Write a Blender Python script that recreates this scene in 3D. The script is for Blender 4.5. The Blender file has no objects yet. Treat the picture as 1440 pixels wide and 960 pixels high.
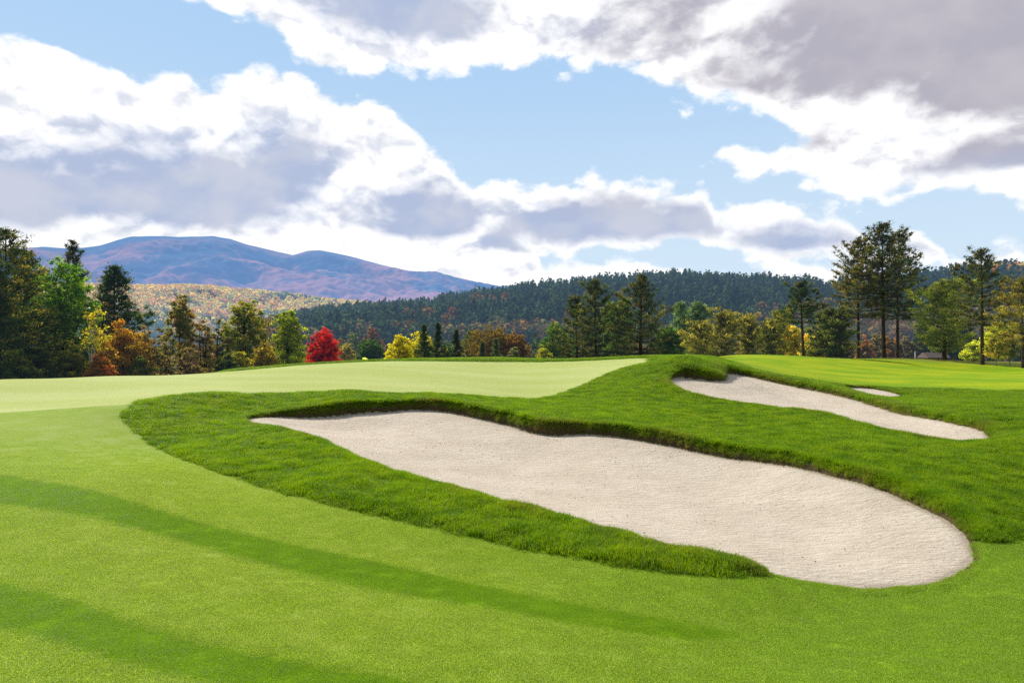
import bpy, math, random, time
import numpy as np
T0 = time.time()
rng = np.random.default_rng(11)
scene = bpy.context.scene
COL = scene.collection
R = math.radians
CAMZ, F, CX, CY = 1.7, 960.0, 720.0, 480.0     # eye height and lens in photo pixels (24 mm on 36 mm)

# ------------------------------------------------------------------ helpers
def new_mesh(name, verts, faces, smooth=False, attrs=None, mat=None, mats=None, midx=None):
    """faces: (n,4) or (n,3) int array, or list of such arrays"""
    me = bpy.data.meshes.new(name)
    verts = np.asarray(verts, dtype=np.float32)
    fl = faces if isinstance(faces, list) else [faces]
    fl = [np.asarray(f, dtype=np.int32) for f in fl if len(f)]
    nl = sum(f.size for f in fl); npoly = sum(len(f) for f in fl)
    me.vertices.add(len(verts)); me.vertices.foreach_set('co', verts.ravel())
    if npoly:
        me.loops.add(nl); me.loops.foreach_set('vertex_index', np.concatenate([f.ravel() for f in fl]))
        me.polygons.add(npoly)
        tot = np.concatenate([np.full(len(f), f.shape[1], dtype=np.int32) for f in fl])
        st = np.concatenate([[0], np.cumsum(tot)[:-1]]).astype(np.int32)
        me.polygons.foreach_set('loop_start', st)
        me.polygons.foreach_set('loop_total', tot)
        me.polygons.foreach_set('use_smooth', np.full(npoly, smooth, dtype=bool))
        if midx is not None: me.polygons.foreach_set('material_index', np.asarray(midx, dtype=np.int32))
    for k, a in (attrs or {}).items():
        a = np.asarray(a, dtype=np.float32)
        if a.ndim == 1:
            at = me.attributes.new(k, 'FLOAT', 'POINT'); at.data.foreach_set('value', a)
        elif a.shape[1] == 3:
            at = me.attributes.new(k, 'FLOAT_VECTOR', 'POINT'); at.data.foreach_set('vector', a.ravel())
        else:
            at = me.attributes.new(k, 'FLOAT_COLOR', 'POINT'); at.data.foreach_set('color', a.ravel())
    for m in ([mat] if mat else (mats or [])): me.materials.append(m)
    me.update(calc_edges=True); 
    return me

def link(name, me, parent=None, loc=None):
    o = bpy.data.objects.new(name, me); COL.objects.link(o)
    if parent: o.parent = parent
    if loc is not None: o.location = loc
    return o

def tag(o, label=None, cat=None, group=None, kind=None):
    if label: o['label'] = label
    if cat: o['category'] = cat
    if group: o['group'] = group
    if kind: o['kind'] = kind
    return o

def sstep(a, b, x):
    t = np.clip((x - a) / (b - a), 0, 1); return t * t * (3 - 2 * t)

def _hash(ix, iy, seed):
    h = (ix * 374761393 + iy * 668265263 + seed * 974711) & 0xffffffff
    h = ((h ^ (h >> 13)) * 1274126177) & 0xffffffff
    return ((h ^ (h >> 16)) & 0xffff) / 65535.0

def vnoise(x, y, seed=0):
    x = np.asarray(x, float); y = np.asarray(y, float)
    xi = np.floor(x).astype(np.int64); yi = np.floor(y).astype(np.int64)
    fx = x - xi; fy = y - yi; fx = fx*fx*(3-2*fx); fy = fy*fy*(3-2*fy)
    a = _hash(xi, yi, seed); b = _hash(xi+1, yi, seed); c = _hash(xi, yi+1, seed); d = _hash(xi+1, yi+1, seed)
    return (a*(1-fx)+b*fx)*(1-fy) + (c*(1-fx)+d*fx)*fy

def fbm(x, y, octv=4, seed=0, rough=0.5):
    s = 0; a = 1; n = 0
    for i in range(octv):
        s = s + a * vnoise(x * 2**i + 17.3*i, y * 2**i - 9.1*i, seed + i); n += a; a *= rough
    return s / n

def P3(px, py, Y):
    return ((px-CX)/F*Y, Y, CAMZ-(py-CY)/F*Y)

class TPS:
    """thin plate spline through world points, in (bearing, log range)"""
    def __init__(s, pts, reg=2e-4):
        p = np.array(pts, float)
        s.c = s.uv(p[:, 0], p[:, 1]); n = len(p)
        K = s.k(s.c, s.c) + reg*np.eye(n)
        Pm = np.c_[np.ones(n), s.c]
        A = np.block([[K, Pm], [Pm.T, np.zeros((3, 3))]])
        s.w = np.linalg.solve(A, np.r_[p[:, 2], np.zeros(3)])
    @staticmethod
    def uv(x, y):
        th = np.arctan2(x, y); r = np.hypot(x, y)
        return np.c_[th*2.0, np.log(np.maximum(r, .3))]
    @staticmethod
    def k(a, b):
        d2 = (a[:, None, 0]-b[None, :, 0])**2 + (a[:, None, 1]-b[None, :, 1])**2
        return 0.5*d2*np.log(d2+1e-12)
    def uveval(s, uv):
        out = np.empty(len(uv))
        for i in range(0, len(uv), 100000):
            q = uv[i:i+100000]
            out[i:i+100000] = s.k(q, s.c) @ s.w[:-3] + s.w[-3] + q @ s.w[-2:]
        return out
    def __call__(s, x, y):
        return s.uveval(s.uv(np.atleast_1d(x).astype(float), np.atleast_1d(y).astype(float)))

# ------------------------------------------------------------------ land form
B1 = [(343,590,17.5),(365,586,17.9),(430,588,18.5),(470,587,18.8),(500,582,19.2),(540,580,19.5),(575,577,19.7),(625,579,19.5),(655,585,19.0),(685,592,18.4),(720,600,17.7),
      (750,611,16.9),(780,614,16.6),(820,611,16.5),(870,615,16.2),(905,621,15.8),(940,628,15.3),(980,636,14.8),(1020,645,14.2),(1070,650,13.7),(1120,657,13.0),(1170,670,12.2),
      (1220,681,11.5),(1260,697,10.9),(1295,712,10.3),(1325,728,9.7),(1350,745,9.2),(1362,762,8.75),(1366,780,8.3),(1360,797,7.95),(1335,812,7.6),(1295,822,7.4),(1250,827,7.3),(1210,827,7.25),
      (1170,822,7.3),(1120,814,7.4),(1075,805,7.5),(1020,791,7.8),(970,782,8.0),(920,770,8.3),(870,754,8.7),(820,737,9.2),(770,724,9.7),(720,712,10.1),(675,700,10.5),(620,686,11.0),
      (575,672,11.6),(530,657,12.3),(500,643,13.0),(470,628,13.9),(440,617,14.6),(410,609,15.2),(380,604,15.8),(355,600,16.4)]
B2 = [(940,535,26),(955,530,27),(975,534,26.8),(1000,536.5,26.5),(1020,536.5,26.5),(1023,531,28.5),(1021,526,30.5),(1040,527,31),(1070,534,30),(1120,545,28),(1170,555,26),(1200,562,24.6),(1240,575,22),(1270,584,20.6),
      (1320,591,19),(1355,599,17.7),(1380,606,16.8),(1395,615,15.9),(1392,624,15.3),(1375,628,15.0),(1340,626,15.3),(1295,621,15.8),(1250,611,16.6),(1200,597,18),(1170,587,19.2),(1120,581,20),(1080,578,20.6),(1040,571,21.5),
      (1000,564,22.5),(965,556,23.5),(945,545,25)]
B3 = [(1182,544.5,31.5),(1220,545.5,32),(1250,550,31),(1271,557,29.5),(1270,562,28.5),(1245,561.5,28.4),(1218,557,28.9),(1190,550.5,30.2)]
BUNK = [B1, B2, B3]
LIPW = [0.26, 0.34, 0.3]
sand_surf = [TPS([P3(*p) for p in B], reg=2e-3) for B in BUNK]
sand_poly = [np.array([P3(*p)[:2] for p in B]) for B in BUNK]

ctrl = [  # photo pixel + distance: fairway and apron
 (0,960,4.0),(360,960,4.0),(720,960,4.05),(1080,960,4.2),(1440,960,4.3),
 (0,815,6.0),(0,735,7.8),(0,680,9.5),(0,620,12.6),(200,760,7.3),(200,660,10.5),(400,850,5.7),(720,850,6.0),(560,790,7.4),(1100,900,5.6),(1440,850,6.5),(1440,800,7.6),(1440,765,8.8),
 (970,809,7.2),(845,791,7.6),(720,769,8.3),(575,735,9.1),(500,717,9.6),(350,677,11.2),(225,630,13.6),(170,590,15.6),
 # green
 (0,580,16),(170,572,16.6),(0,560,19.5),(150,555,20),(0,535,25),(150,530,28),(300,524,31),(300,540,24),(300,556,19.3),(420,514,35),(520,508,38),(700,505,41),(850,505,41),
 (500,530,27),(500,554,20.8),(640,559,21),(720,562,22.6),(750,562,23.5),(700,530,31),(800,550,26),(845,530,30),(700,515,37),(915,511,34),(870,520,31.8),(900,502.5,42),
 # back lip of the big bunker
 (335,585,17.9),(430,571,19.2),(540,563,20.2),(625,562,20.2),(680,572,19.1),(720,581,18.3),(780,592,17.2),(870,597,16.8),(940,608,15.9),(1020,624,14.8),(1120,637,13.5),(1220,660,12),(1295,688,10.8),(1350,720,9.65),(1378,755,8.8),(1375,780,8.3),
 # near rim of the big bunker
 (1335,816,7.5),(1250,831,7.15),(1170,826,7.15),(1075,806,7.3),(970,784,7.8),(870,756,8.5),(770,726,9.5),(675,701,10.3),(575,673,11.4),(500,644,12.8),(440,618,14.4),(380,603,15.6),(280,600,15.9),(300,630,13.8),(500,680,10.9),(770,750,8.8),
 # saddle between the bunkers
 (1440,720,10),(1440,670,11.8),(1440,620,14.2),(1440,585,17.5),(1380,660,12),(1220,635,13.4),(1250,609,16.2),(1330,624,15.1),(1020,600,17.5),(1120,610,15.8),(1040,568,21.3),(1120,578,19.8),(1200,595,17.8),(965,553,23.3),(935,540,25),(880,575,20.4),(880,550,24.4),(800,575,20.5),(920,528,27.5),
 # nose mound and back lips of the second bunker
 (950,505,28.6),(980,509,28.2),(1002,515,28.0),(1013,524,27.8),(1020,512,33),(1070,525,31),(1120,536,28.8),(1170,547,26.6),(1240,566,22.6),(1320,582,19.5),(1380,597,17.2),(1404,615,15.9),(1000,504,38),
 # far fairway on the right
 (1100,521,42),(1100,504,92),(1220,542,34.5),(1320,546,33),(1440,553,28),(1440,566,22),(1300,525,52),(1440,530,45),(1240,505,105),(1440,519,78),(1440,524,62),(1340,513,85),(1440,508,108),(1340,506,98),(1180,515,60),(1050,508,62),
 (1230,542,33),(1280,556,30),(1225,558,28.3),(1300,566,24.5),(1020,503.5,75),
]
cp = [P3(*c) for c in ctrl]
def pol(thd, r, z): t = R(thd); return (math.sin(t)*r, math.cos(t)*r, z)
for th in (-44, -20, 0, 20, 44): cp += [pol(th, 1.2, -0.02), pol(th, 2.6, -0.16)]
for th, r, z in [(-44,30,.2),(-44,18,.05),(-44,10,-.2),(-44,5,-.2),(-44,45,-1.2),(-44,62,-3.0),(-36.9,33,-.1),(-30,36,-.2),(-24,40,-.3),(-36.9,45,-1.6),(-25,52,-1.8),(-17,45,-.4),(-12,50,-.3),(-5,54,-.3),(4,54,-.3),(10,56,-.2),
                 (-17,62,-2.4),(-5,68,-2.2),(6,66,-1.6),(-37,65,-3.6),(-25,70,-4),(-10,85,-4.4),(5,85,-3.8),(13,82,-1.8),
                 (-40,95,-5.5),(-20,100,-6),(0,110,-6),(14,120,-2.8),(20,118,-1.6),(28,122,-1.5),(36,118,-1.6),(44,110,-1.6),(44,70,-1),(44,35,-.5),(44,20,-.4),(44,12,-.8),(44,6,-.7),
                 (-40,160,-8),(-20,160,-8.5),(0,170,-8.5),(20,165,-6.5),(32,170,-6),(44,165,-6),(-40,300,-9),(-13,300,-9),(13,300,-9),(40,300,-8.5)]:
    cp.append(pol(th, r, z))
turf_surf = TPS(cp, reg=6e-4)

def polar_z(tab, r): return np.interp(r, [t[0] for t in tab], [t[1] for t in tab])
def turf_z(x, y):
    x = np.atleast_1d(np.asarray(x, float)); y = np.atleast_1d(np.asarray(y, float))
    th = np.arctan2(x, y); r = np.hypot(x, y)
    tc = np.clip(th, -R(44), R(44)); rc = np.clip(r, 1.0, 300)
    z = turf_surf.uveval(np.c_[tc*2.0, np.log(rc)])
    back = polar_z([(0,0),(3,-.1),(20,-.4),(60,-1.5),(150,-6),(300,-8.5)], rc)
    w = sstep(R(50), R(110), np.abs(th))
    z = z*(1-w) + back*w
    z += (fbm(x/16+3, y/11, 2, 15)-.5)*.75*sstep(36, 50, r)*(1-sstep(100, 112, r))*sstep(4, 12, x)
    z += (fbm(x/9, y/9, 3, 5)-.5)*0.06*sstep(8, 20, r) + (fbm(x/60, y/60, 4, 9)-.5)*3*sstep(120, 300, r)
    return z

def sdf(poly, x, y):
    """signed distance to a closed polygon, positive inside"""
    x = np.asarray(x, float); y = np.asarray(y, float)
    d2 = np.full(x.shape, 1e18); ins = np.zeros(x.shape, bool)
    n = len(poly)
    for i in range(n):
        x0, y0 = poly[i]; x1, y1 = poly[(i+1) % n]
        dx, dy = x1-x0, y1-y0; L = dx*dx+dy*dy
        if L < 1e-12: continue
        t = np.clip(((x-x0)*dx+(y-y0)*dy)/L, 0, 1)
        d2 = np.minimum(d2, (x-x0-t*dx)**2+(y-y0-t*dy)**2)
        if y0 != y1:
            c = ((y0 > y) != (y1 > y)) & (x < dx*(y-y0)/dy+x0)
            ins ^= c
    return np.where(ins, 1, -1)*np.sqrt(d2)

def smooth_poly(p, it=2):
    p = np.asarray(p)
    for _ in range(it):
        q = np.roll(p, -1, 0); p = np.stack([.75*p+.25*q, .25*p+.75*q], 1).reshape(-1, 2)
    return p
sand_poly_s = [smooth_poly(p, 2) for p in sand_poly]

def unproject(px, py):
    """first point of the turf along the sight line through a photo pixel"""
    ys = np.exp(np.linspace(math.log(2.5), math.log(140), 900))
    X = (px-CX)/F*ys; Z = CAMZ-(py-CY)/F*ys
    g = turf_z(X, ys)-Z
    k = np.argmax(g > 0)
    if g[k] <= 0: k = int(np.argmax(g))
    if k > 0 and g[k] > 0:
        t = g[k-1]/(g[k-1]-g[k]); yy = ys[k-1]+t*(ys[k]-ys[k-1])
    else: yy = ys[k]
    return ((px-CX)/F*yy, yy)

def region(lst):
    out = []
    for a in lst:
        out.append(((a[0]-CX)/F*a[2], a[2]) if len(a) == 3 else unproject(*a))
    return np.array(out)

rough_front = [(1075,803),(1070,807),(1020,811),(970,807),(910,802),(845,791),(780,780),(720,768),(650,752),(575,735),(500,717),(425,700),(350,677),(280,655),(225,630),(185,600),(170,582)]
rough_green = [(175,570),(200,563),(250,557),(320,553),(400,552),(500,551),(600,554),(650,558),(720,562),(750,562),(775,558),(800,550),(825,540),(845,530),(870,520),(895,514),(915,511)]
green_back = [(912,508,40),(850,506,40.0),(750,506,39.8),(620,506,38.7),(520,508.5,36.6),(460,511,35),(400,515,33.4),(350,520,31.5),(320,523,30.8)]
GREEN = smooth_poly(region(rough_green + green_back + [(300,0,33),(150,0,33),(0,0,32),(-400,0,30),(-1200,0,16),(-600,640),(-300,600),(0,580),(75,575),(150,570)]), 1)
ROUGH = smooth_poly(region([(1350,790),(1362,760),(1375,761),(1400,765),(1440,766),(1900,0,10.5),(1900,0,28),(1440,552),(1320,545.5),(1220,543.5),(1145,536),(1070,523),(1020,0,38),(960,0,46),(900,0,47),(700,0,46.5),(500,0,44),(420,0,41),(350,0,37),(310,0,33.5),(290,0,30),
                 (250,545)] + rough_front[::-1][:1] + rough_front[::-1][1:] + [(1110,800)]), 1)
STRIPES = [smooth_poly(region([(-500,600),(-200,632),(0,665),(100,682),(200,710),(300,740),(400,762),(500,782),(600,805),(720,832),(900,866),(1060,893),(1000,905),(840,885),(650,850),(500,825),(400,800),(300,775),(200,747),(100,722),(0,707),(-200,690),(-500,650)]), 1),
           smooth_poly(region([(-300,740),(0,817),(100,842),(200,877),(300,905),(400,927),(550,952),(700,975),(900,1000),(800,1040),(400,990),(200,940),(100,910),(0,882),(-300,830)]), 1)]

def land(x, y):
    """height, and signed distances: sand, green, rough, stripe"""
    x = np.asarray(x, float); y = np.asarray(y, float)
    z = turf_z(x, y)
    n = len(x); ds = np.full(n, -50.); dg = np.full(n, -50.); dr = np.full(n, -50.); st = np.full(n, -50.)
    near = np.where((np.hypot(x, y) < 75) & (y > 0))[0]
    X, Y = x[near], y[near]
    dg[near] = sdf(GREEN, X, Y); dr[near] = sdf(ROUGH, X, Y)
    s = np.full(len(near), -50.)
    for p in STRIPES: s = np.maximum(s, sdf(p, X, Y))
    st[near] = s
    zz = z[near].copy(); dd = np.full(len(near), -50.)
    jit = (fbm(X*3.1, Y*3.1, 3, 21)-.5)*.10 + (fbm(X*1.0, Y*1.0, 2, 31)-.5)*.12
    bulge = np.clip(sstep(0, .5, -dg[near])*sstep(-.1, .4, dr[near]), 0, 1)*0.05
    zz += bulge
    zt = zz.copy()
    for i in range(3):
        d = sdf(sand_poly_s[i], X, Y) + jit*(1 if i < 2 else .5)
        k = np.where(d > -1.6)[0]
        zs = sand_surf[i](X[k], Y[k])
        dk = d[k]
        zs_in = zs - 0.16*sstep(0, 2.2, dk)*(1 if i == 0 else .8)
        tz = np.maximum(zt[k], zs + .045 + 0.0*dk)
        tz = zt[k]*(1-sstep(-1.2, -.4, dk)) + tz*sstep(-1.2, -.4, dk)
        # rolled edge: steep face, rounded shoulder
        f = np.clip(-dk/LIPW[i], 0, 1); f = 1-(1-f)**2.6
        zz[k] = np.where(dk > 0, zs_in, zs + (tz-zs)*f)
        dd = np.maximum(dd, d)
    z[near] = zz; ds[near] = dd
    return z, ds, dg, dr, st

# ------------------------------------------------------------------ material tools
def mat_new(name):
    m = bpy.data.materials.new(name); m.use_nodes = True
    nt = m.node_tree; nt.nodes.clear(); return m, nt
class N:
    def __init__(s, nt): s.nt = nt
    def __call__(s, typ, ins=None, **kw):
        n = s.nt.nodes.new(typ)
        for k, v in kw.items(): setattr(n, k, v)
        for k, v in (ins or {}).items():
            sock = n.inputs[k]
            if isinstance(v, bpy.types.NodeSocket): s.nt.links.new(v, sock)
            elif isinstance(v, bpy.types.Node): s.nt.links.new(v.outputs[0], sock)
            else: sock.default_value = v
        return n
    def math(s, op, a, b=0.0, c=None, clamp=False):
        ins = {0: a, 1: b}
        if c is not None: ins[2] = c
        return s('ShaderNodeMath', ins, operation=op, use_clamp=clamp).outputs[0]
    def mix(s, f, a, b, blend='MIX'):
        n = s('ShaderNodeMix', data_type='RGBA', blend_type=blend, clamp_factor=True)
        for sock, v in ((n.inputs[0], f), (n.inputs[6], a), (n.inputs[7], b)):
            if isinstance(v, bpy.types.NodeSocket): s.nt.links.new(v, sock)
            elif isinstance(v, (int, float)): sock.default_value = v
            else: sock.default_value = (*v[:3], 1)
        return n.outputs[2]
    def rng(s, v, a, b, lo=0.0, hi=1.0, smooth=True):
        return s('ShaderNodeMapRange', {0: v, 1: a, 2: b, 3: lo, 4: hi}, interpolation_type='SMOOTHSTEP' if smooth else 'LINEAR').outputs[0]
    def noise(s, vec, scale, detail=3, rough=.55, dist=0.0, col=False):
        n = s('ShaderNodeTexNoise', {'Vector': vec, 'Scale': scale, 'Detail': detail, 'Roughness': rough, 'Distortion': dist})
        return n.outputs[1 if col else 0]
    def attr(s, name, typ='GEOMETRY', out='Fac'):
        return s('ShaderNodeAttribute', attribute_name=name, attribute_type=typ).outputs[out]
def srgb(r, g, b, k=1.0):
    return tuple(k*((c/255/12.92) if c/255 <= .04045 else ((c/255+.055)/1.055)**2.4) for c in (r, g, b))

def turf_colours(n, pos, dg, dr, st, far, fringe_noise=True):
    """albedo of mown fairway, green and rough, shared by soil sheet and blades"""
    big = n.noise(pos, .35, 3); mid = n.noise(pos, 2.2, 4, .6); 
    fair = n.mix(n.rng(big, .35, .65), (.33,.475,.030), (.395,.515,.065))
    fair = n.mix(n.rng(mid, .4, .75, 0, .7), fair, (.47,.57,.14))
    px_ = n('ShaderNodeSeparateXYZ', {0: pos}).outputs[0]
    painted_sheen_fade = n.rng(n.math('ADD', px_, n.math('MULTIPLY', big, 3.0)), -.5, 5.0)  # painted sheen: fairway stays pale at left, deepens to the right
    fair = n.mix(n.math('MULTIPLY', painted_sheen_fade, .75), fair, (.24,.42,.006))
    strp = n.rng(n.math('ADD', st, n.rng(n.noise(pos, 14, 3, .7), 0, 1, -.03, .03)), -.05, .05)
    fair = n.mix(n.math('MULTIPLY', strp, n.rng(painted_sheen_fade, 0, 1, 1.0, .55)), fair, (.215,.385,.000))  # mowing stripes: light off leaning blades put into the colour
    yel = n.rng(n.noise(pos, .8, 3), .5, .75)
    fair = n.mix(n.math('MULTIPLY', yel, .22), fair, (.28,.40,.02))
    ffar = n.mix(n.rng(n.noise(pos, .16, 4, .6), .38, .62), (.25,.44,.001), (.47,.56,.004))
    fair = n.mix(n.math('MULTIPLY', far, n.rng(n.math('ADD', dr, n.math('MULTIPLY', big, 1.2)), -.2, -1.8, .25, 1)), fair, ffar)
    gst = n.noise(n('ShaderNodeMapping', {'Vector': pos, 'Scale': (.12,.5,1)}).outputs[0], 1.0, 3)
    green = n.mix(n.rng(gst, .3, .7), (.56,.64,.17), (.66,.72,.26))
    g = n.rng(dg, -.10, .12)
    base = n.mix(g, fair, green)
    # soft apron ring between green and fairway
    rough = n.mix(n.rng(mid, .3, .7), (.14,.30,.000), (.315,.485,.000))
    rough = n.mix(n.rng(n.noise(pos, .7, 4, .6), .52, .75, 0, .45), rough, (.42,.50,.004))  # yellow patches painted at random stand in for sunlit rough
    ringo = n.rng(dr, -.08, .04)
    notg = n.math('SUBTRACT', 1.0, n.rng(dg, -.06, .02))
    base = n.mix(n.math('MULTIPLY', ringo, notg), base, rough)
    return base

# ground material
def make_ground_mat():
    m, nt = mat_new('turf'); n = N(nt)
    pos = n('ShaderNodeNewGeometry').outputs['Position']
    dg, dr, ds, st, far, litter = [n.attr(a) for a in ('dgreen', 'drough', 'dsand', 'stripe', 'farness', 'litter')]
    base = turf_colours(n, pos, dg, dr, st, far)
    base = n.mix(n.math('MULTIPLY', n.rng(dr, 0, .1), n.rng(dg, 0, -.1)), base, n.mix(1.0, base, (.42,.45,.4), 'MULTIPLY'))
    # needle litter below the pines, dry meadow beyond
    ln = n.noise(pos, .5, 5, .65)
    base = n.mix(n.math('MULTIPLY', litter, n.rng(ln, .35, .6)), base, (.30,.20,.07))
    mead = n.attr('meadow')
    base = n.mix(mead, base, n.mix(n.noise(pos, .05, 4), (.15,.17,.04), (.27,.21,.08)))
    fine = n.noise(pos, 55, 5, .75); 
    fine2 = n.noise(pos, 16, 4, .7)
    base = n.mix(n.rng(fine, .25, .75, 1.0, 0.0), base, n.mix(.55, base, (.02,.07,.0)))
    base = n.mix(n.rng(fine2, .5, .9, 0.0, .35), base, (.45,.55,.16))
    # bare thatch and soil at the cut edge of the sand
    soil = n.math('MULTIPLY', n.rng(ds, -.12, -.04), n.rng(ds, .02, -.02))
    base = n.mix(soil, base, n.mix(n.noise(pos, 30, 4, .7), (.03,.024,.010), (.13,.09,.045)))
    bump = n('ShaderNodeBump', {'Strength': .5, 'Distance': .02, 'Height': n.math('ADD', fine, n.math('MULTIPLY', fine2, .6))}).outputs[0]
    bs = n('ShaderNodeBsdfPrincipled', {'Base Color': base, 'Roughness': .9, 'Specular IOR Level': .08, 'Normal': bump})
    # sand
    sp = n('ShaderNodeMapping', {'Vector': pos, 'Rotation': (0,0,.5), 'Scale': (1,2.6,1)}).outputs[0]
    s1 = n.noise(sp, 9, 6, .72); s2 = n.noise(pos, 130, 4, .8); s3 = n.noise(pos, 1.1, 4, .6)
    sc = n.mix(n.rng(s3, .3, .7), (.62,.53,.415), (.71,.62,.495))
    sc = n.mix(n.rng(s1, .5, .75, 0, .5), sc, (.80,.715,.60))
    sc = n.mix(n.rng(s2, .55, .8, 0, .5), sc, (.34,.27,.20))
    clus = n.rng(n.noise(sp, 2.2, 3), .5, .72)
    speck = n('ShaderNodeTexVoronoi', {'Vector': n('ShaderNodeMapping', {'Vector': pos, 'Scale': (1,1.6,1)}).outputs[0], 'Scale': 26, 'Randomness': 1.0})
    sk = n.math('MULTIPLY', n.math('LESS_THAN', speck.outputs[0], .17), n.math('GREATER_THAN', n('ShaderNodeSeparateColor', {0: speck.outputs[1]}).outputs[0], n.rng(clus, 0, 1, .88, .35)))
    sc = n.mix(n.math('MULTIPLY', sk, .85), sc, (.12,.08,.045))
    sc = n.mix(n.rng(ds, .0, .16, .55, 0), sc, (.24,.18,.12))
    rake = n('ShaderNodeTexWave', {'Vector': n('ShaderNodeMapping', {'Vector': pos, 'Rotation': (0,0,-.45)}).outputs[0], 'Scale': 3.2, 'Distortion': 5.0, 'Detail': 3, 'Detail Scale': 1.2}, bands_direction='Y').outputs['Fac']
    s4 = n.noise(sp, 3.5, 5, .7)
    h = n.math('ADD', n.math('ADD', n.math('ADD', n.math('MULTIPLY', s1, 1.6), n.math('MULTIPLY', s4, 3.6)), n.math('MULTIPLY', s2, .25)), n.math('MULTIPLY', rake, .12))
    h = n.math('SUBTRACT', h, n.math('MULTIPLY', sk, .5))
    sb = n('ShaderNodeBump', {'Strength': .5, 'Distance': .05, 'Height': h}).outputs[0]
    sand = n('ShaderNodeBsdfPrincipled', {'Base Color': sc, 'Roughness': .95, 'Specular IOR Level': .1, 'Normal': sb})
    ms = n('ShaderNodeMixShader', {0: n.rng(n.math('ADD', ds, n.rng(fine2, 0, 1, -.02, .02)), -.008, .008), 1: bs.outputs[0], 2: sand.outputs[0]})
    n('ShaderNodeOutputMaterial', {'Surface': ms.outputs[0]})
    return m
MG = make_ground_mat()

# ------------------------------------------------------------------ ground sheet
th_f = np.linspace(-R(47), R(47), 860)
th_b = np.linspace(R(47), R(313), 92)[1:-1]
TH = np.concatenate([th_f, th_b])
RR = np.concatenate([[0.02,.3,.7,1.1,1.6,2.1], np.exp(np.arange(math.log(2.5), math.log(6.5), .0043)), np.exp(np.arange(math.log(6.5)+.004, math.log(33), .0026)), np.exp(np.arange(math.log(33)+.002, math.log(62), .0043)), np.exp(np.linspace(math.log(62.4), math.log(14000), 150))])
nT, nR = len(TH), len(RR)
tt, rr = np.meshgrid(TH, RR)
gx = (np.sin(tt)*rr).ravel(); gy = (np.cos(tt)*rr).ravel()
gz, gs, gg, gr, gst = land(gx, gy)
print('land', round(time.time()-T0, 1))
rad = rr.ravel(); thn = (tt.ravel()+math.pi) % (2*math.pi)-math.pi
farness = sstep(18, 34, rad)*(gx > 0)
BIGPINE = [(57.4,105),(53,104),(61,107)]
litter = np.zeros(len(gx))
for bx, by in BIGPINE: litter = np.maximum(litter, 1-np.hypot((gx-bx)/13, (gy-by)/22))
litter = np.clip(litter*1.9, 0, 1)
meadow = np.maximum(sstep(112, 128, rad), sstep(46, 54, rad)*(1-sstep(R(10), R(14), thn))*1.0)
slope = np.zeros_like(gz.reshape(nR, nT)); Z2 = gz.reshape(nR, nT)
slope[1:-1] = np.abs(Z2[2:]-Z2[:-2])/(rr[2:]-rr[:-2])
steep = sstep(.35, .9, slope.ravel())
idx = np.arange(nR*nT).reshape(nR, nT)
a = idx[:-1]; b = np.roll(a, -1, 1); d = idx[1:]; c = np.roll(d, -1, 1)
quads = np.stack([a, d, c, b], -1).reshape(-1, 4)[:, ::-1]
fs = gs[quads].mean(1); fg = gg[quads].mean(1); fr = gr[quads].mean(1)
fx = gx[quads].mean(1); fy = gy[quads].mean(1); frad = np.hypot(fx, fy)
reg = np.zeros(len(quads), int)                     # 0 ground beyond, 1 fairway near, 2 rough, 3 green, 4.. sand
reg[(frad < 150)] = 1
reg[(fr > 0)] = 2
reg[(fg > 0)] = 3
fb = [sdf(sand_poly_s[i], fx, fy) if False else None for i in range(3)]
sandf = fs > 0
cen = [p.mean(0) for p in sand_poly]
own = np.full(len(quads), -1)
sk_ = np.where(sandf)[0]
dist3 = np.stack([sdf(sand_poly_s[i], fx[sk_], fy[sk_]) for i in range(3)], 1)
own[sk_] = np.argmax(dist3, 1); reg[sk_] = 4+own[sk_]
far_mask = (reg == 1) & ((frad > 46) & ((fx < 0) | (np.arctan2(fx, fy) < R(12))))
reg[far_mask] = 0
reg[(reg == 1) & (fy > 22) & (fx > 5)] = 7
GA = dict(dgreen=gg, drough=gr, dsand=gs, stripe=gst, farness=farness, litter=litter, meadow=meadow, steep=steep)
GV = np.c_[gx, gy, gz]
def sub_sheet(name, k, label, cat):
    q = quads[reg == k]
    u, inv = np.unique(q, return_inverse=True)
    me = new_mesh(name, GV[u], inv.reshape(-1, 4), True, {kk: v[u] for kk, v in GA.items()}, MG)
    return tag(link(name, me), label, cat, kind='structure')
sub_sheet('ground', 0, 'valley ground sheet of dry meadow running out under the trees to the horizon', 'ground')
sub_sheet('fairway', 1, 'light green mown fairway apron with darker mowing stripes filling the foreground', 'fairway')
sub_sheet('rough', 2, 'dark green long rough turf wrapped around the sand bunkers', 'rough')
sub_sheet('putting_green', 3, 'pale smooth putting green behind the largest bunker', 'golf green')
sub_sheet('sand_bunker', 4, 'largest pale sand bunker with a dark grassy lip in the foreground', 'bunker')
sub_sheet('sand_bunker', 5, 'long sand bunker behind the large one, running down to the right', 'bunker')
sub_sheet('sand_bunker', 6, 'smallest sand bunker, a thin sliver beyond the long one', 'bunker')
sub_sheet('far_fairway', 7, 'bright yellow green fairway rising to the pines on the right', 'fairway')
print('ground', round(time.time()-T0, 1))

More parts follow.
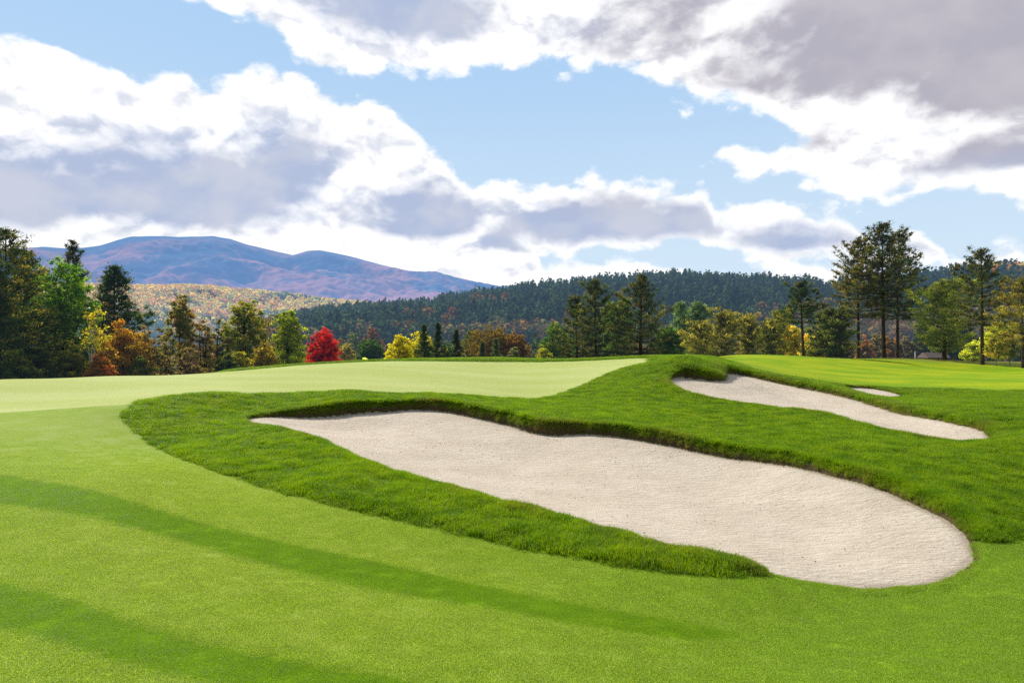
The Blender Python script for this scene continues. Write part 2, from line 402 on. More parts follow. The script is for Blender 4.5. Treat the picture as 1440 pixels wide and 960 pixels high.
lnR = np.log(RR)
def ground_at(x, y, what=GV[:, 2]):
    x = np.asarray(x, float); y = np.asarray(y, float)
    th = np.arctan2(x, y); r = np.hypot(x, y)
    j = np.clip((th-th_f[0])/(th_f[1]-th_f[0]), 0, len(th_f)-1.001); j0 = j.astype(int); fj = j-j0
    i0 = np.clip(np.searchsorted(RR, r)-1, 0, nR-2); fi = (r-RR[i0])/(RR[i0+1]-RR[i0])
    A = what.reshape(nR, nT)
    return (A[i0, j0]*(1-fj)+A[i0, j0+1]*fj)*(1-fi)+(A[i0+1, j0]*(1-fj)+A[i0+1, j0+1]*fj)*fi

# ------------------------------------------------------------------ grass blades
def blades(nb, radius, h0, h1, w, lean, seed, droop=.5):
    g = np.random.default_rng(seed)
    a = g.random(nb)*2*math.pi; rr_ = radius*np.sqrt(g.random(nb))
    x, y = rr_*np.cos(a), rr_*np.sin(a)
    h = g.uniform(h0, h1, nb); la = g.random(nb)*2*math.pi; lm = np.abs(g.normal(0, lean, nb))
    lx, ly = np.cos(la)*lm*h, np.sin(la)*lm*h
    fa = g.random(nb)*math.pi; wx, wy = np.cos(fa)*w*.5*g.uniform(.7,1.3,nb), np.sin(fa)*w*.5
    V = np.empty((nb, 5, 3)); H = np.empty((nb, 5))
    V[:,0] = np.c_[x-wx, y-wy, np.full(nb,-.012)]; V[:,1] = np.c_[x+wx, y+wy, np.full(nb,-.012)]
    V[:,2] = np.c_[x+lx*.4+wx*.8, y+ly*.4+wy*.8, h*.6]; V[:,3] = np.c_[x+lx*.4-wx*.8, y+ly*.4-wy*.8, h*.6]
    V[:,4] = np.c_[x+lx*1.15, y+ly*1.15, h*(1-droop*np.minimum(lm,1)*.5)]
    H[:] = (0,0,.6,.6,1)
    base = (np.arange(nb)*5)[:,None]
    return V.reshape(-1,3), base+np.array([0,1,2,3]), base+np.array([3,2,4]), H.ravel(), np.repeat(g.random(nb),5)

def grass_material(name, rough_mode):
    m, nt = mat_new(name); n = N(nt)
    pos = n('ShaderNodeNewGeometry').outputs['Position']
    A = lambda k: n.attr(k, 'INSTANCER')
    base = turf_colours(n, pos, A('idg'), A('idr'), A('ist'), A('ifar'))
    hg = n.attr('hgt'); br = n.attr('brnd')
    base = n.mix(n.rng(hg, 0, .9, .0 if rough_mode else .3, 1, False), n.mix(1.0, base, (.22,.30,.25), 'MULTIPLY'), base)  # occlusion shade painted in: blades darken toward the base
    if rough_mode:
        base = n.mix(n.rng(br, .90, .97), base, (.42,.38,.12))
        base = n.mix(n.rng(br, .0, .4, .6, 0), base, (.03,.11,.004))
        base = n.mix(n.math('MULTIPLY', A('idry'), n.rng(br, .2, .6, .3, 1)), base, (.27,.20,.085))
    else:
        plain_ = n.rng(A('ist'), .04, -.04, .22, 1)                       # light off leaning stripes put into colour: deeper, more even green
        base = n.mix(n.math('MULTIPLY', n.rng(br, .62, .9, 0, .8), plain_), base, (.60,.68,.28))
        base = n.mix(n.math('MULTIPLY', n.rng(br, .0, .38, .7, 0), plain_), base, (.07,.17,.006))
    d = n('ShaderNodeBsdfPrincipled', {'Base Color': base, 'Roughness': .5, 'Specular IOR Level': .35})
    t = n('ShaderNodeBsdfTranslucent', {'Color': n.mix(1.0, base, (1.5,1.5,.5), 'MULTIPLY')})
    mx_ = n('ShaderNodeMixShader', {0: .5, 1: d.outputs[0], 2: t.outputs[0]})
    n('ShaderNodeOutputMaterial', {'Surface': mx_.outputs[0]})
    return m

def euler_from(nx, ny, nz, yaw):
    """XYZ euler of a frame whose Z is the given normal, spun by yaw"""
    a = np.c_[np.cos(yaw), np.sin(yaw), np.zeros_like(yaw)]
    nn = np.c_[nx, ny, nz]; nn /= np.linalg.norm(nn, axis=1)[:,None]
    xa = a-(a*nn).sum(1)[:,None]*nn; xa /= np.linalg.norm(xa, axis=1)[:,None]
    ya = np.cross(nn, xa)
    m20, m21, m22 = xa[:,2], ya[:,2], nn[:,2]; m10, m00 = xa[:,1], xa[:,0]
    return np.c_[np.arctan2(m21, m22), -np.arcsin(np.clip(m20,-1,1)), np.arctan2(m10, m00)]

def instanced_grass(name, variants, pts, attrs, mat, label):
    nv = len(variants); V = []; Fq = []; Ft = []; H = []; B = []; VID = []; off = 0
    for i, (v, q, t, h, b_) in enumerate(variants):
        V.append(v); Fq.append(q+off); Ft.append(t+off); H.append(h); B.append(b_); VID.append(np.full(len(v), i)); off += len(v)
    nb = off; V.append(pts); allv = np.concatenate(V); n_ = len(pts)
    def pad(a, z=0.):
        z_ = np.zeros((nb,)+a.shape[1:])+z; return np.concatenate([z_, a])
    at = {k: pad(v) for k, v in attrs.items()}
    at['hgt'] = np.concatenate(H+[np.zeros(n_)]); at['brnd'] = np.concatenate(B+[np.zeros(n_)])
    at['vid'] = np.concatenate(VID+[rng.integers(0, nv, n_)]); at['is_pt'] = np.concatenate([np.zeros(nb), np.ones(n_)])
    me = new_mesh(name, allv, [np.concatenate(Fq), np.concatenate(Ft)], False, at, mat)
    o = link(name, me)
    g = bpy.data.node_groups.new(name, 'GeometryNodeTree'); g.is_modifier = True
    g.interface.new_socket('Geometry', in_out='INPUT', socket_type='NodeSocketGeometry')
    g.interface.new_socket('Geometry', in_out='OUTPUT', socket_type='NodeSocketGeometry')
    n = N(g)
    gi = n('NodeGroupInput'); go = n('NodeGroupOutput')
    def na(k, t='FLOAT'):
        x = n('GeometryNodeInputNamedAttribute', data_type=t); x.inputs[0].default_value = k; return x.outputs[0]
    sep = n('GeometryNodeSeparateGeometry', {0: gi.outputs[0], 1: n('FunctionNodeCompare', {0: na('is_pt'), 1: .5}, operation='GREATER_THAN').outputs[0]})
    join = n('GeometryNodeJoinGeometry')
    for i in range(nv):
        def eq(): 
            c = n('FunctionNodeCompare', {0: na('vid'), 1: float(i)}, operation='EQUAL'); c.inputs[12].default_value = .1; return c.outputs[0]
        sv_ = n('GeometryNodeSeparateGeometry', {0: sep.outputs[1], 1: eq()})
        ip = n('GeometryNodeInstanceOnPoints', {'Points': sep.outputs[0], 'Selection': eq(), 'Instance': sv_.outputs[0], 'Rotation': na('rot', 'FLOAT_VECTOR'), 'Scale': na('scl', 'FLOAT_VECTOR')})
        g.links.new(ip.outputs[0], join.inputs[0])
    g.links.new(join.outputs[0], go.inputs[0])
    mod = o.modifiers.new('blades', 'NODES'); mod.node_group = g
    tag(o, label, 'grass', kind='stuff')
    return o

def normals_at(x, y):
    e = .05
    dzx = (ground_at(x+e, y)-ground_at(x-e, y))/(2*e); dzy = (ground_at(x, y+e)-ground_at(x, y-e))/(2*e)
    return -dzx, -dzy, np.ones_like(x)

def sector(nn, r0, r1, mode):
    th = rng.uniform(-R(43), R(43), nn)
    u = rng.random(nn)
    r = np.sqrt(r0*r0+u*(r1*r1-r0*r0)) if mode == 'area' else r0*(r1/r0)**u
    return np.sin(th)*r, np.cos(th)*r, r, th

SEC = R(86)
def make_points(dens, rk, rmax, r0=3.0):
    a1 = SEC/2*(rk**2-r0**2); n1 = int(dens*a1); n2 = int(dens*SEC*rk*rk*math.log(rmax/rk)) if rmax > rk else 0
    p1 = sector(n1, r0, rk, 'area'); p2 = sector(n2, rk, rmax, 'log') if n2 else None
    return [np.concatenate([a_, b_]) for a_, b_ in zip(p1, p2)] if n2 else list(p1)

def common(x, y):
    ga = lambda v: ground_at(x, y, v)
    return ga(GV[:,2]), ga(gs), ga(gg), ga(gr), ga(gst), ga(farness)

# rough
x, y, r, th = make_points(170, 13.0, 75.0, 5.5)
z, s_, g_, r_, t_, f_ = common(x, y)
keep = (r_ > 0.0) & (g_ < -.03) & (s_ < -.15)
# the cut faces of the bunker lips are steep, so they take extra tufts
ex = make_points(520, 13.0, 45.0, 6.5); ez = common(ex[0], ex[1])
ke = (ez[1] < -.045) & (ez[1] > -.30) & (ez[3] > 0.0)
x, y, r = [np.concatenate([v[keep], e_[ke]]) for v, e_ in zip((x, y, r), ex[:3])]
z, s_, g_, r_, t_, f_ = [np.concatenate([v[keep], e_[ke]]) for v, e_ in zip((z, s_, g_, r_, t_, f_), ez)]
keep = np.ones(len(x), bool)
x, y, z, r, s_, g_, r_, t_, f_ = [v[keep] for v in (x, y, z, r, s_, g_, r_, t_, f_)]
nx, ny, nz_ = normals_at(x, y)
k = .75
rot = euler_from(nx*k, ny*k, nz_, rng.random(len(x))*6.283)
sxy = np.clip(r/13, 1, 3.4)*np.where(s_ > -.2, .55, 1.0)
edge = np.minimum(sstep(-.05, .14, r_), sstep(0, .16, -g_))
cl = fbm(x*3.4, y*3.4, 4, 77)
sz = (.50+.50*edge)*(.45+1.2*cl)*rng.uniform(.85, 1.15, len(x))*(1-.35*sstep(20, 60, r))*(1-.35*sstep(-.25, -.05, s_))
dry = sstep(-.5, -.12, s_)*sstep(.40, .68, fbm(x*1.3, y*1.3, 3, 41))*.5 + sstep(-.12, -.05, s_)*.35
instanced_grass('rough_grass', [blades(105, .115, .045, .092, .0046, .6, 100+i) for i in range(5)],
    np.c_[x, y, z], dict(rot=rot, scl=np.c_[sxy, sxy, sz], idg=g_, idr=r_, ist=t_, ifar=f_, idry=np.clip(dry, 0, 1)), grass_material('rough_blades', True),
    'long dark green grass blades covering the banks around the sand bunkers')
print('rough pts', len(x))
# mown fairway blades close to the viewer
x, y, r, th = make_points(330, 17.0, 17.0, 3.0)
z, s_, g_, r_, t_, f_ = common(x, y)
keep = (r_ < .03) & (g_ < .0) & (s_ < -.03) & (rng.random(len(x)) > sstep(8.5, 17, r))
x, y, z, r, s_, g_, r_, t_, f_ = [v[keep] for v in (x, y, z, r, s_, g_, r_, t_, f_)]
nx, ny, nz_ = normals_at(x, y)
rot = euler_from(nx, ny, nz_, rng.random(len(x))*6.283)
one = np.ones(len(x))
sz = rng.uniform(.8, 1.2, len(x))*(1-.4*sstep(9, 15, r))*np.where(t_ > 0, .75, 1.0)
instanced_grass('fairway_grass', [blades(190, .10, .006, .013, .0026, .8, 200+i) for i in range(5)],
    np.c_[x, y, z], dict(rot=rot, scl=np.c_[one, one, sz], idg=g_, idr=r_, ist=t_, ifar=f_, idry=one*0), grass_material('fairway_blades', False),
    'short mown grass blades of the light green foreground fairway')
print('fairway pts', len(x), round(time.time()-T0, 1))

# leaf flecks and bits of thatch lying on the sand and on the grass near the bunkers
g = np.random.default_rng(5)
th = g.uniform(-R(26), R(38), 9000); r = np.sqrt(g.uniform(7.0**2, 32**2, 9000)); x, y = np.sin(th)*r, np.cos(th)*r
sv_ = ground_at(x, y, gs); k = (sv_ > .04) & (g.random(9000) < .10+.75*(fbm(x*.9, y*.9, 3, 55) > .55)+.5*(sv_ < .3)); x, y = x[k], y[k]; m_ = len(x)
z = ground_at(x, y)+.006; s_ = g.uniform(.006, .017, m_)*(1+.5*(np.hypot(x,y) > 14)); a = g.random(m_)*6.28; ca, sa = np.cos(a)*s_, np.sin(a)*s_
P = np.c_[x,y,z]; o3 = np.zeros(m_); up_ = g.uniform(.0, .012, m_)
V = np.stack([P+np.c_[-ca,-sa,o3], P+np.c_[sa*.5,-ca*.5,up_], P+np.c_[ca,sa,up_*.5], P+np.c_[-sa*.5,ca*.5,o3]], 1).reshape(-1,3)
pal = np.array([(.10,.065,.03),(.16,.10,.04),(.06,.045,.03),(.12,.11,.04),(.22,.12,.03)])[g.integers(0,5,m_)]
m, nt = mat_new('leaf_litter'); n = N(nt); n('ShaderNodeOutputMaterial', {'Surface': n('ShaderNodeBsdfDiffuse', {'Color': n('ShaderNodeAttribute', attribute_name='col').outputs['Color']}).outputs[0]})
tag(link('leaf_litter', new_mesh('leaf_litter', V, np.arange(m_*4).reshape(-1,4), False, {'col': np.repeat(np.c_[pal, np.ones(m_)], 4, 0)}, m)), 'tiny brown leaf flecks scattered over the bunker sand', 'litter', kind='stuff')

# ------------------------------------------------------------------ trees
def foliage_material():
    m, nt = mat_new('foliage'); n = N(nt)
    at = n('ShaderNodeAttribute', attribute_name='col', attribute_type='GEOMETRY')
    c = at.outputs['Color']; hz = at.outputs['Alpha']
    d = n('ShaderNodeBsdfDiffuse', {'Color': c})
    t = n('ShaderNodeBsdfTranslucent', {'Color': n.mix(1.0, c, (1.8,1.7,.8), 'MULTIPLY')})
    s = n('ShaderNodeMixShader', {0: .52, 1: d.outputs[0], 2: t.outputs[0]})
    em = n('ShaderNodeEmission', {'Color': (.095,.15,.24,1), 'Strength': hz})  # constant blue glow painted in as haze; it also lifts dark foliage
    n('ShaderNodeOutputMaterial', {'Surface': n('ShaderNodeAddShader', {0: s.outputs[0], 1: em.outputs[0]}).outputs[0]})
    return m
M_FOL = foliage_material()
def bark_material(name, a, b, sc=(3,3,.6)):
    m, nt = mat_new(name); n = N(nt)
    pos = n('ShaderNodeNewGeometry').outputs['Position']
    k = n.noise(n('ShaderNodeMapping', {'Vector': pos, 'Scale': sc}).outputs[0], 3, 5, .7)
    n('ShaderNodeOutputMaterial', {'Surface': n('ShaderNodeBsdfDiffuse', {'Color': n.mix(n.rng(k, .35, .65), a, b)}).outputs[0]})
    return m
BARK = dict(dark=bark_material('dark_bark', (.03,.024,.02), (.085,.07,.06)), red=bark_material('pine_bark', (.035,.028,.024), (.115,.095,.085)),
            grey=bark_material('grey_bark', (.10,.09,.08), (.26,.24,.22)), birch=bark_material('birch_bark', (.45,.43,.40), (.75,.73,.70), (1,1,5)))

def tubes(paths, sides=6):
    """paths: list of (points (n,3), radii (n,))"""
    V = []; Q = []; off = 0
    an = np.arange(sides)/sides*2*math.pi
    for p, r in paths:
        p = np.asarray(p, float); n_ = len(p)
        d = np.gradient(p, axis=0); d /= np.linalg.norm(d, axis=1)[:,None]+1e-9
        ref = np.array([.31,.95,.02]) if abs(d[0][2]) > .7 else np.array([0,0,1.])
        u = np.cross(d, ref); u /= np.linalg.norm(u, axis=1)[:,None]+1e-9; v = np.cross(d, u)
        ring = p[:,None]+(u[:,None]*np.cos(an)[None,:,None]+v[:,None]*np.sin(an)[None,:,None])*np.asarray(r)[:,None,None]
        V.append(ring.reshape(-1,3)); i2 = off+np.arange(n_*sides).reshape(n_, sides)
        a, b = i2[:-1], np.roll(i2[:-1], -1, 1); c, d2 = np.roll(i2[1:], -1, 1), i2[1:]
        Q.append(np.stack([a,b,c,d2], -1).reshape(-1,4)); off += n_*sides
    return np.concatenate(V), np.concatenate(Q)

def leaves(C, Rd, per, size, aspect, cols, g, up=.35, outward=None, haze=0.0, hollow=.0):
    """C centres (m,3), Rd radii (m,3), cols (m,3)"""
    m_ = len(C); N_ = m_*per
    d = g.normal(0,1,(N_,3)); d /= np.linalg.norm(d,axis=1)[:,None]
    rad = np.minimum(np.abs(g.normal(0,.62,N_)), 1.6)
    P = np.repeat(C, per, 0)+d*rad[:,None]*np.repeat(Rd, per, 0)
    nrm = d*.6+g.normal(0,.6,(N_,3)); nrm[:,2] += up; nrm /= np.linalg.norm(nrm,axis=1)[:,None]
    lon = outward if outward is not None else g.normal(0,1,(N_,3))
    if outward is not None: lon = np.repeat(outward, per, 0)+d*.7+g.normal(0,.35,(N_,3))
    u = lon-(lon*nrm).sum(1)[:,None]*nrm; u /= np.linalg.norm(u,axis=1)[:,None]+1e-9; v = np.cross(nrm, u)
    s = size*g.uniform(.65,1.35,N_)[:,None]
    V = np.stack([P-u*s, P-v*s*aspect+u*s*.1, P+u*s, P+v*s*aspect+u*s*.1], 1).reshape(-1,3)
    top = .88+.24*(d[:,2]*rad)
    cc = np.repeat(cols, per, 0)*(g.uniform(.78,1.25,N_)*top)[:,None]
    return V, np.c_[np.repeat(cc, 4, 0), np.full(len(V), haze)]

def finish(name, x, y, z, wood_paths, LV, LC, bark, label, cat, group=None, extra=None):
    root = link(name, None, loc=(x, y, z)); root.empty_display_size = .5
    tag(root, label, cat, group)
    if wood_paths:
        big = [p for p in wood_paths if p[1][0] > .09]; sm = [p for p in wood_paths if p[1][0] <= .09]
        V, Q = tubes(big, 9) if big else (np.zeros((0,3)), np.zeros((0,4),int))
        if sm:
            V2, Q2 = tubes(sm, 4); Q = np.concatenate([Q, Q2+len(V)]); V = np.concatenate([V, V2])
        link('trunk', new_mesh('trunk', V, Q, True, None, BARK[bark]), root)
    if LV is not None:
        link('crown', new_mesh('crown', LV, np.arange(len(LV)).reshape(-1,4), False, {'col': LC}, M_FOL), root)
    return root

def base_at(px, Y):
    x = (px-CX)/F*Y; z = float(ground_at([x], [Y])[0]); return x, z
def top_h(top, Y, z): return CAMZ-(top-CY)/F*Y-z

BOOST = 1.0
def mixcols(g, m_, c1, c2, p2, jit=.16):
    k = (g.random(m_) < p2)[:,None]
    return np.where(k, np.array(c2), np.array(c1))*g.uniform(1-jit, 1+jit, (m_,1))*BOOST

def conifer(name, px, top, Y, hw, label, lo=.3, style='pine', c1=(.035,.06,.022), c2=(.12,.12,.035), p2=.3, bark='red', seed=0, dens=1.0, haze=.05, lean=0., leafs=.12, cat='tree', full=.75, tr=None):
    g = np.random.default_rng(seed*7+int(px)); x, z = base_at(px, Y); h = top_h(top, Y, z); W = hw/F*Y*{'spruce':1.75,'white':1.3,'pine':1.22,'round':1.25}[style]
    r0 = tr or h*.0165
    zt_ = np.linspace(-.4, h*.985, 12); sw = np.cumsum(g.normal(0,.05,12))*.6
    tp = np.c_[lean*h*(zt_/h)+sw*(zt_/h), sw[::-1]*.3*(zt_/h), zt_]; trr = np.interp(zt_/h, [-.1,0,.04,1], [r0*1.5,r0*1.25,r0,r0*.12])
    at = lambda t: np.array([np.interp(t*h, zt_, tp[:,0]), np.interp(t*h, zt_, tp[:,1]), t*h])
    paths = [(tp, trr)]; C = []; RD = []; OUT = []
    nw = int((h*(1-lo))/(.62 if style != 'spruce' else .42)*1.0)+3
    ph = g.random()*6
    for w in range(nw):
        t = (w+g.uniform(-.25,.25))/(nw-1); t = min(max(t, 0), 1)
        tz = lo+(1-lo)*t*.99
        if style == 'spruce': prof = (1-t)**.9*.98+.03; ele = R(-14+30*t); nb_ = 7
        elif style == 'white': prof = min(1, .6+1.3*t)*(1-t)**.55*1.1+.07; ele = R(2+36*t); nb_ = 11
        elif style == 'round': prof = math.sqrt(max(.03, 1-(2*(t*.92+.04)-.95)**2)); ele = R(0+50*t); nb_ = 8
        else: prof = min(1, .62+1.3*t)*(1-t**1.9)**.75*.95+.16; ele = R(-6+60*t**1.2); nb_ = 7
        for b in range(nb_):
            az = ph+b*2*math.pi/nb_+g.uniform(-.5,.5)+w*1.1
            lob = .50+.85*vnoise(np.array([az*1.1+40*seed]), np.array([tz*7.]), seed)[0]
            L = W*prof*lob*g.uniform(.72,1.12)*(1.0 if g.random() < full+.2 else .55)
            if g.random() > .93: continue
            o = at(tz); e = ele+g.uniform(-.12,.12)
            dr_ = np.array([math.cos(az)*math.cos(e), math.sin(az)*math.cos(e), math.sin(e)])
            s = np.linspace(0, 1, 5)[:,None]
            curl = {'pine': .16, 'white': .10, 'round': .2, 'spruce': .10}[style]
            p = o+dr_*L*s+np.array([0,0,1.])*L*(curl*s**2-(.14*s*(1-s) if style != 'pine' else 0))
            paths.append((p, np.interp(s[:,0], [0,1], [max(.018, r0*.20*(1.15-t)), .012])))
            nc = max(2, int(L/(.36 if style != 'spruce' else .3)))
            side = np.array([-math.sin(az), math.cos(az), 0])
            ss = g.uniform(.28 if style in ('pine','white') else .1, 1.0, nc)**.8
            cr = {'pine': .42, 'white': .58, 'round': .54, 'spruce': .36}[style]*(Y/90)**.25*(.62+.5*min(1, W/4))
            q = o+dr_*L*ss[:,None]+np.array([0,0,1.])*L*(curl*ss[:,None]**2)+side*(g.uniform(-1,1,nc)*.30*L*(1.1-ss))[:,None]
            q[:,2] += g.uniform(-.1,.2,nc)
            C.append(q); RD.append(np.outer(g.uniform(.7,1.25,nc)*cr, (1,1,.55 if style != 'pine' else .72)))
            OUT.append(np.repeat((dr_+np.array([0,0,.55 if style != 'spruce' else -.1]))[None], nc, 0))
    C.append(at(.99)[None]+[[0,0,-.1]]); RD.append(np.array([[.22,.22,.5]])); OUT.append(np.array([[0,0,1.]]))
    for b in range(int(4*lo*h/8)+2):                                    # bare dead stubs below the crown
        if style == 'spruce': break
        tz = g.uniform(lo*.45, lo); az = g.random()*6.28; o = at(tz); L = W*g.uniform(.15,.5)
        paths.append((o+np.outer(np.linspace(0,1,4), (math.cos(az)*L, math.sin(az)*L, -.08*L)), np.array([.035,.03,.02,.01])))
    C = np.concatenate(C); RD = np.concatenate(RD); OUT = np.concatenate(OUT)
    keep = g.random(len(C)) < dens; C, RD, OUT = C[keep], RD[keep], OUT[keep]
    cols = mixcols(g, len(C), c1, c2, p2)*np.array([1.95,2.0,1.5])
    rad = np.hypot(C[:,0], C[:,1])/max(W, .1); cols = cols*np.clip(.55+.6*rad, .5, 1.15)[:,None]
    per = int(np.clip(38000/len(C), 18, 42))
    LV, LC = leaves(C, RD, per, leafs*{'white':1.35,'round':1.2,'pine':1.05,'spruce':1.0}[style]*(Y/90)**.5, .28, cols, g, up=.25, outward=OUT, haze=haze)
    return finish(name, x, Y, z, paths, LV, LC, bark, label, cat)

def broadleaf(name, px, top, Y, hw, label, c1, c2=None, p2=.3, lo=.25, bark='dark', seed=0, dens=1.0, haze=.05, nlimb=11, leafs=.115, cat='tree', trunk=None, stems=1, lump=.45, per=None, twigs=True, shape='oval', lean=0., bottom=None, tdark=1.0):
    g = np.random.default_rng(seed*13+int(px)); x, z = base_at(px, Y); h = top_h(top, Y, z); W = hw/F*Y
    c2 = c2 or tuple(min(1, v*1.5) for v in c1)
    r0 = trunk or max(.05, h*.017); paths = []; tips = []
    # crown volume sampled into clumps
    ch = h*(1-lo); nC = int(np.clip(W*W*ch*3.6+90, 90, 640)*dens**.8)
    D = []; 
    while len(D) < nC:
        d = g.normal(0,1,3); d /= np.linalg.norm(d); rr3 = g.random()**.42
        th_ = math.atan2(d[1], d[0]); el = math.asin(d[2])
        lb = 1-lump*.55+lump*(vnoise(np.array([th_*1.5+9*seed]), np.array([el*2.2+seed]), 3)[0])
        if shape == 'oval': sx_ = 1-.22*max(0, d[2])
        elif shape == 'vase': sx_ = .72+.42*max(0, d[2]+.2)
        elif shape == 'dome': sx_ = 1.0
        else: sx_ = 1-.45*max(0, d[2])
        hole = fbm(np.array([d[0]*rr3*2.3+seed*3+d[2]]), np.array([d[1]*rr3*2.3+d[2]*2.7*rr3]), 2, seed+5)[0]
        if hole < .40 and g.random() < .8: continue
        D.append((d[0]*rr3*W*sx_*lb, d[1]*rr3*W*sx_*lb, h*lo+ch*.5*(1+d[2]*rr3*min(lb, 1.03))-.1))
    C = np.array(D)
    cr = np.clip(.30*math.sqrt(W)*.75, .16, .62)
    cr *= 1.3; C[:,0] += lean*C[:,2]; C[:,2] = np.minimum(C[:,2], h-cr*.5)
    RD = np.outer(g.uniform(.65,1.25,len(C))*cr, (1,1,.72))
    order = np.argsort(C[:,2])
    for s_ in range(stems):
        ba = g.random()*6.28; off = np.array([math.cos(ba), math.sin(ba), 0])*(0 if stems == 1 else W*.12)
        zz = np.linspace(-.3, h*(.62+.2*g.random()), 8); wob = np.cumsum(g.normal(0,.06,(8,2)),0)*.8
        spread = (0 if stems == 1 else W*.35*g.random())
        tp = np.c_[off[0]+wob[:,0]*zz/h*2+math.cos(ba)*spread*zz/h+lean*zz, off[1]+wob[:,1]*zz/h*2+math.sin(ba)*spread*zz/h, zz]
        rb = r0/(1 if stems == 1 else 1.6); paths.append((tp, np.interp(zz/zz[-1], [-.05,0,.08,1], [rb*1.5,rb*1.3,rb,rb*.28])))
        tips.append(tp)
    sel = g.choice(len(C), min(len(C), nlimb*5), replace=False)
    mains = []
    for j, k in enumerate(sel):
        c = C[k]
        if j < nlimb:
            tp = tips[j % len(tips)]; tt2 = np.clip((c[2]-g.uniform(.25,.5)*ch)/tp[-1,2], max(.22, lo*.7), .97)*tp[-1,2]
            o = np.array([np.interp(tt2, tp[:,2], tp[:,0]), np.interp(tt2, tp[:,2], tp[:,1]), tt2])
            rs = max(.03, r0*.42*(1.1-tt2/h)); mid = (o+c)*.5+np.array([0,0,-.06*ch])+g.normal(0,.12,3)
        elif twigs:
            mp = mains[g.integers(0, len(mains))]; o = mp[g.integers(2,5)]; rs = .03; mid = (o+c)*.5+g.normal(0,.1,3)
            if np.linalg.norm(c-o) > W*1.1: continue
        else: continue
        s = np.linspace(0,1,6)[:,None]; p = o*(1-s)**2+2*mid*s*(1-s)+c*s**2
        if j < nlimb: mains.append(p)
        paths.append((p, np.linspace(rs, .012, 6)))
    cols = np.minimum(mixcols(g, len(C), c1, c2, p2, .2)*np.array([1.75,1.8,1.3]), .85)
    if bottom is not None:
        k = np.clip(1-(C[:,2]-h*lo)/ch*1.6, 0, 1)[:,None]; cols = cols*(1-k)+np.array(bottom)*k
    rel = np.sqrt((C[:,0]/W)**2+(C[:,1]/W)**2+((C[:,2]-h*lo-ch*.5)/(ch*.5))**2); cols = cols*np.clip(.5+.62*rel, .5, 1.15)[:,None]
    pr = int((per or np.clip(22000/len(C), 30, 90))*dens**.3)
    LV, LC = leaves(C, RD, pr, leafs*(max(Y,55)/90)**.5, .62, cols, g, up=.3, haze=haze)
    return finish(name, x, Y, z, paths, LV, LC, bark, label, cat)

c_boost = 1
GRN=(.045,.12,.012); OLV=(.13,.135,.022); GOLD=(.19,.145,.03); ORG=(.22,.115,.022); YEL=(.33,.30,.02); BRN=(.12,.09,.055); DPINE=(.028,.050,.020); LPINE=(.13,.13,.04)
RED=(.36,.018,.028); DRED=(.20,.012,.018); PALE=(.20,.24,.10)
c, b = conifer, broadleaf
# --- left group
c('white_pine', 38, 356, 70, 48, 'second white pine just right of and behind the tallest left one', lo=.05, style='white', c1=DPINE, c2=(.14,.13,.03), seed=91, bark='dark')
c('white_pine', -18, 345, 52, 50, 'dark pine mostly cut off by the left edge', lo=.04, style='white', c1=DPINE, c2=(.10,.10,.03), seed=92, bark='dark')
b('shrub', 20, 482, 50, 30, 'dark undergrowth bush at the left edge', (.035,.055,.015), (.10,.11,.02), .3, lo=.02, seed=93, cat='shrub', dens=1.5)
b('shrub', 122, 470, 66, 24, 'dark olive bush behind the birch trunk', (.05,.06,.02), (.10,.08,.03), .3, lo=.02, seed=94, cat='shrub', dens=1.5)
c('white_pine', 8, 327, 58, 58, 'tallest dark white pine at the left edge with needles coloured sunlit gold', dens=1.0, lo=.04, style='white', c1=(.035,.062,.020), c2=(.20,.17,.035), p2=.35, seed=1, bark='dark')  # gold second colour puts sunlight into some needle clumps
b('maple_tree', 90, 358, 63, 44, 'tall dense bright green maple between the dark pines on the left', (.06,.13,.012), (.18,.27,.016), .3, lo=.10, seed=3, lump=.25, dens=2.2, shape='dome', bottom=(.03,.07,.015))
c('pine_tree', 104, 343, 84, 26, 'thin dark pine top rising just behind the green maple', lo=.2, style='pine', c1=(.03,.05,.03), seed=4, bark='dark', dens=.8)
c('white_pine', 160, 378, 72, 46, 'dark spreading pine with drooping right boughs right of the green maple', lo=.12, style='white', c1=(.022,.046,.020), c2=(.06,.09,.03), seed=5, bark='dark')
b('bare_tree', 142, 392, 68, 22, 'nearly leafless grey twiggy tree in front of the spreading pine', (.14,.11,.08), (.2,.12,.06), .4, lo=.3, dens=.25, seed=6, bark='grey', per=22, nlimb=16)
b('birch_tree', 128, 418, 56, 20, 'slim white barked birch with thin yellow green leaves', (.26,.26,.03), (.35,.28,.03), .4, lo=.35, dens=.45, seed=7, bark='birch', trunk=.10, per=34, lean=.03)
b('maple_tree', 175, 450, 60, 38, 'golden orange round maple below the spreading pine', (.26,.165,.022), (.27,.13,.02), .3, lo=.05, seed=8, dens=1.3, bottom=(.22,.13,.03))
b('shrub', 142, 490, 55, 20, 'low deep orange shrub at the foot of the birch', ORG, (.30,.10,.02), .4, lo=.02, seed=9, cat='shrub', dens=1.6)
b('shrub', 100, 478, 57, 24, 'low olive shrub under the green maple', OLV, (.20,.19,.03), .3, lo=.02, seed=10, cat='shrub', dens=1.4)
b('shrub', 62, 485, 56, 20, 'dark leafy shrub left of the olive shrub under the pines', (.05,.07,.02), (.12,.12,.03), .3, lo=.02, seed=11, cat='shrub', dens=1.4)
c('spruce_tree', 28, 452, 55, 30, 'young dark spruce at the foot of the tallest left pine', lo=.03, style='spruce', c1=(.025,.05,.018), seed=12, bark='dark')
b('maple_tree', 212, 450, 62, 24, 'thin leaved amber maple right of the golden orange one', (.18,.125,.05), (.13,.10,.055), .4, lo=.2, seed=13, dens=.45)
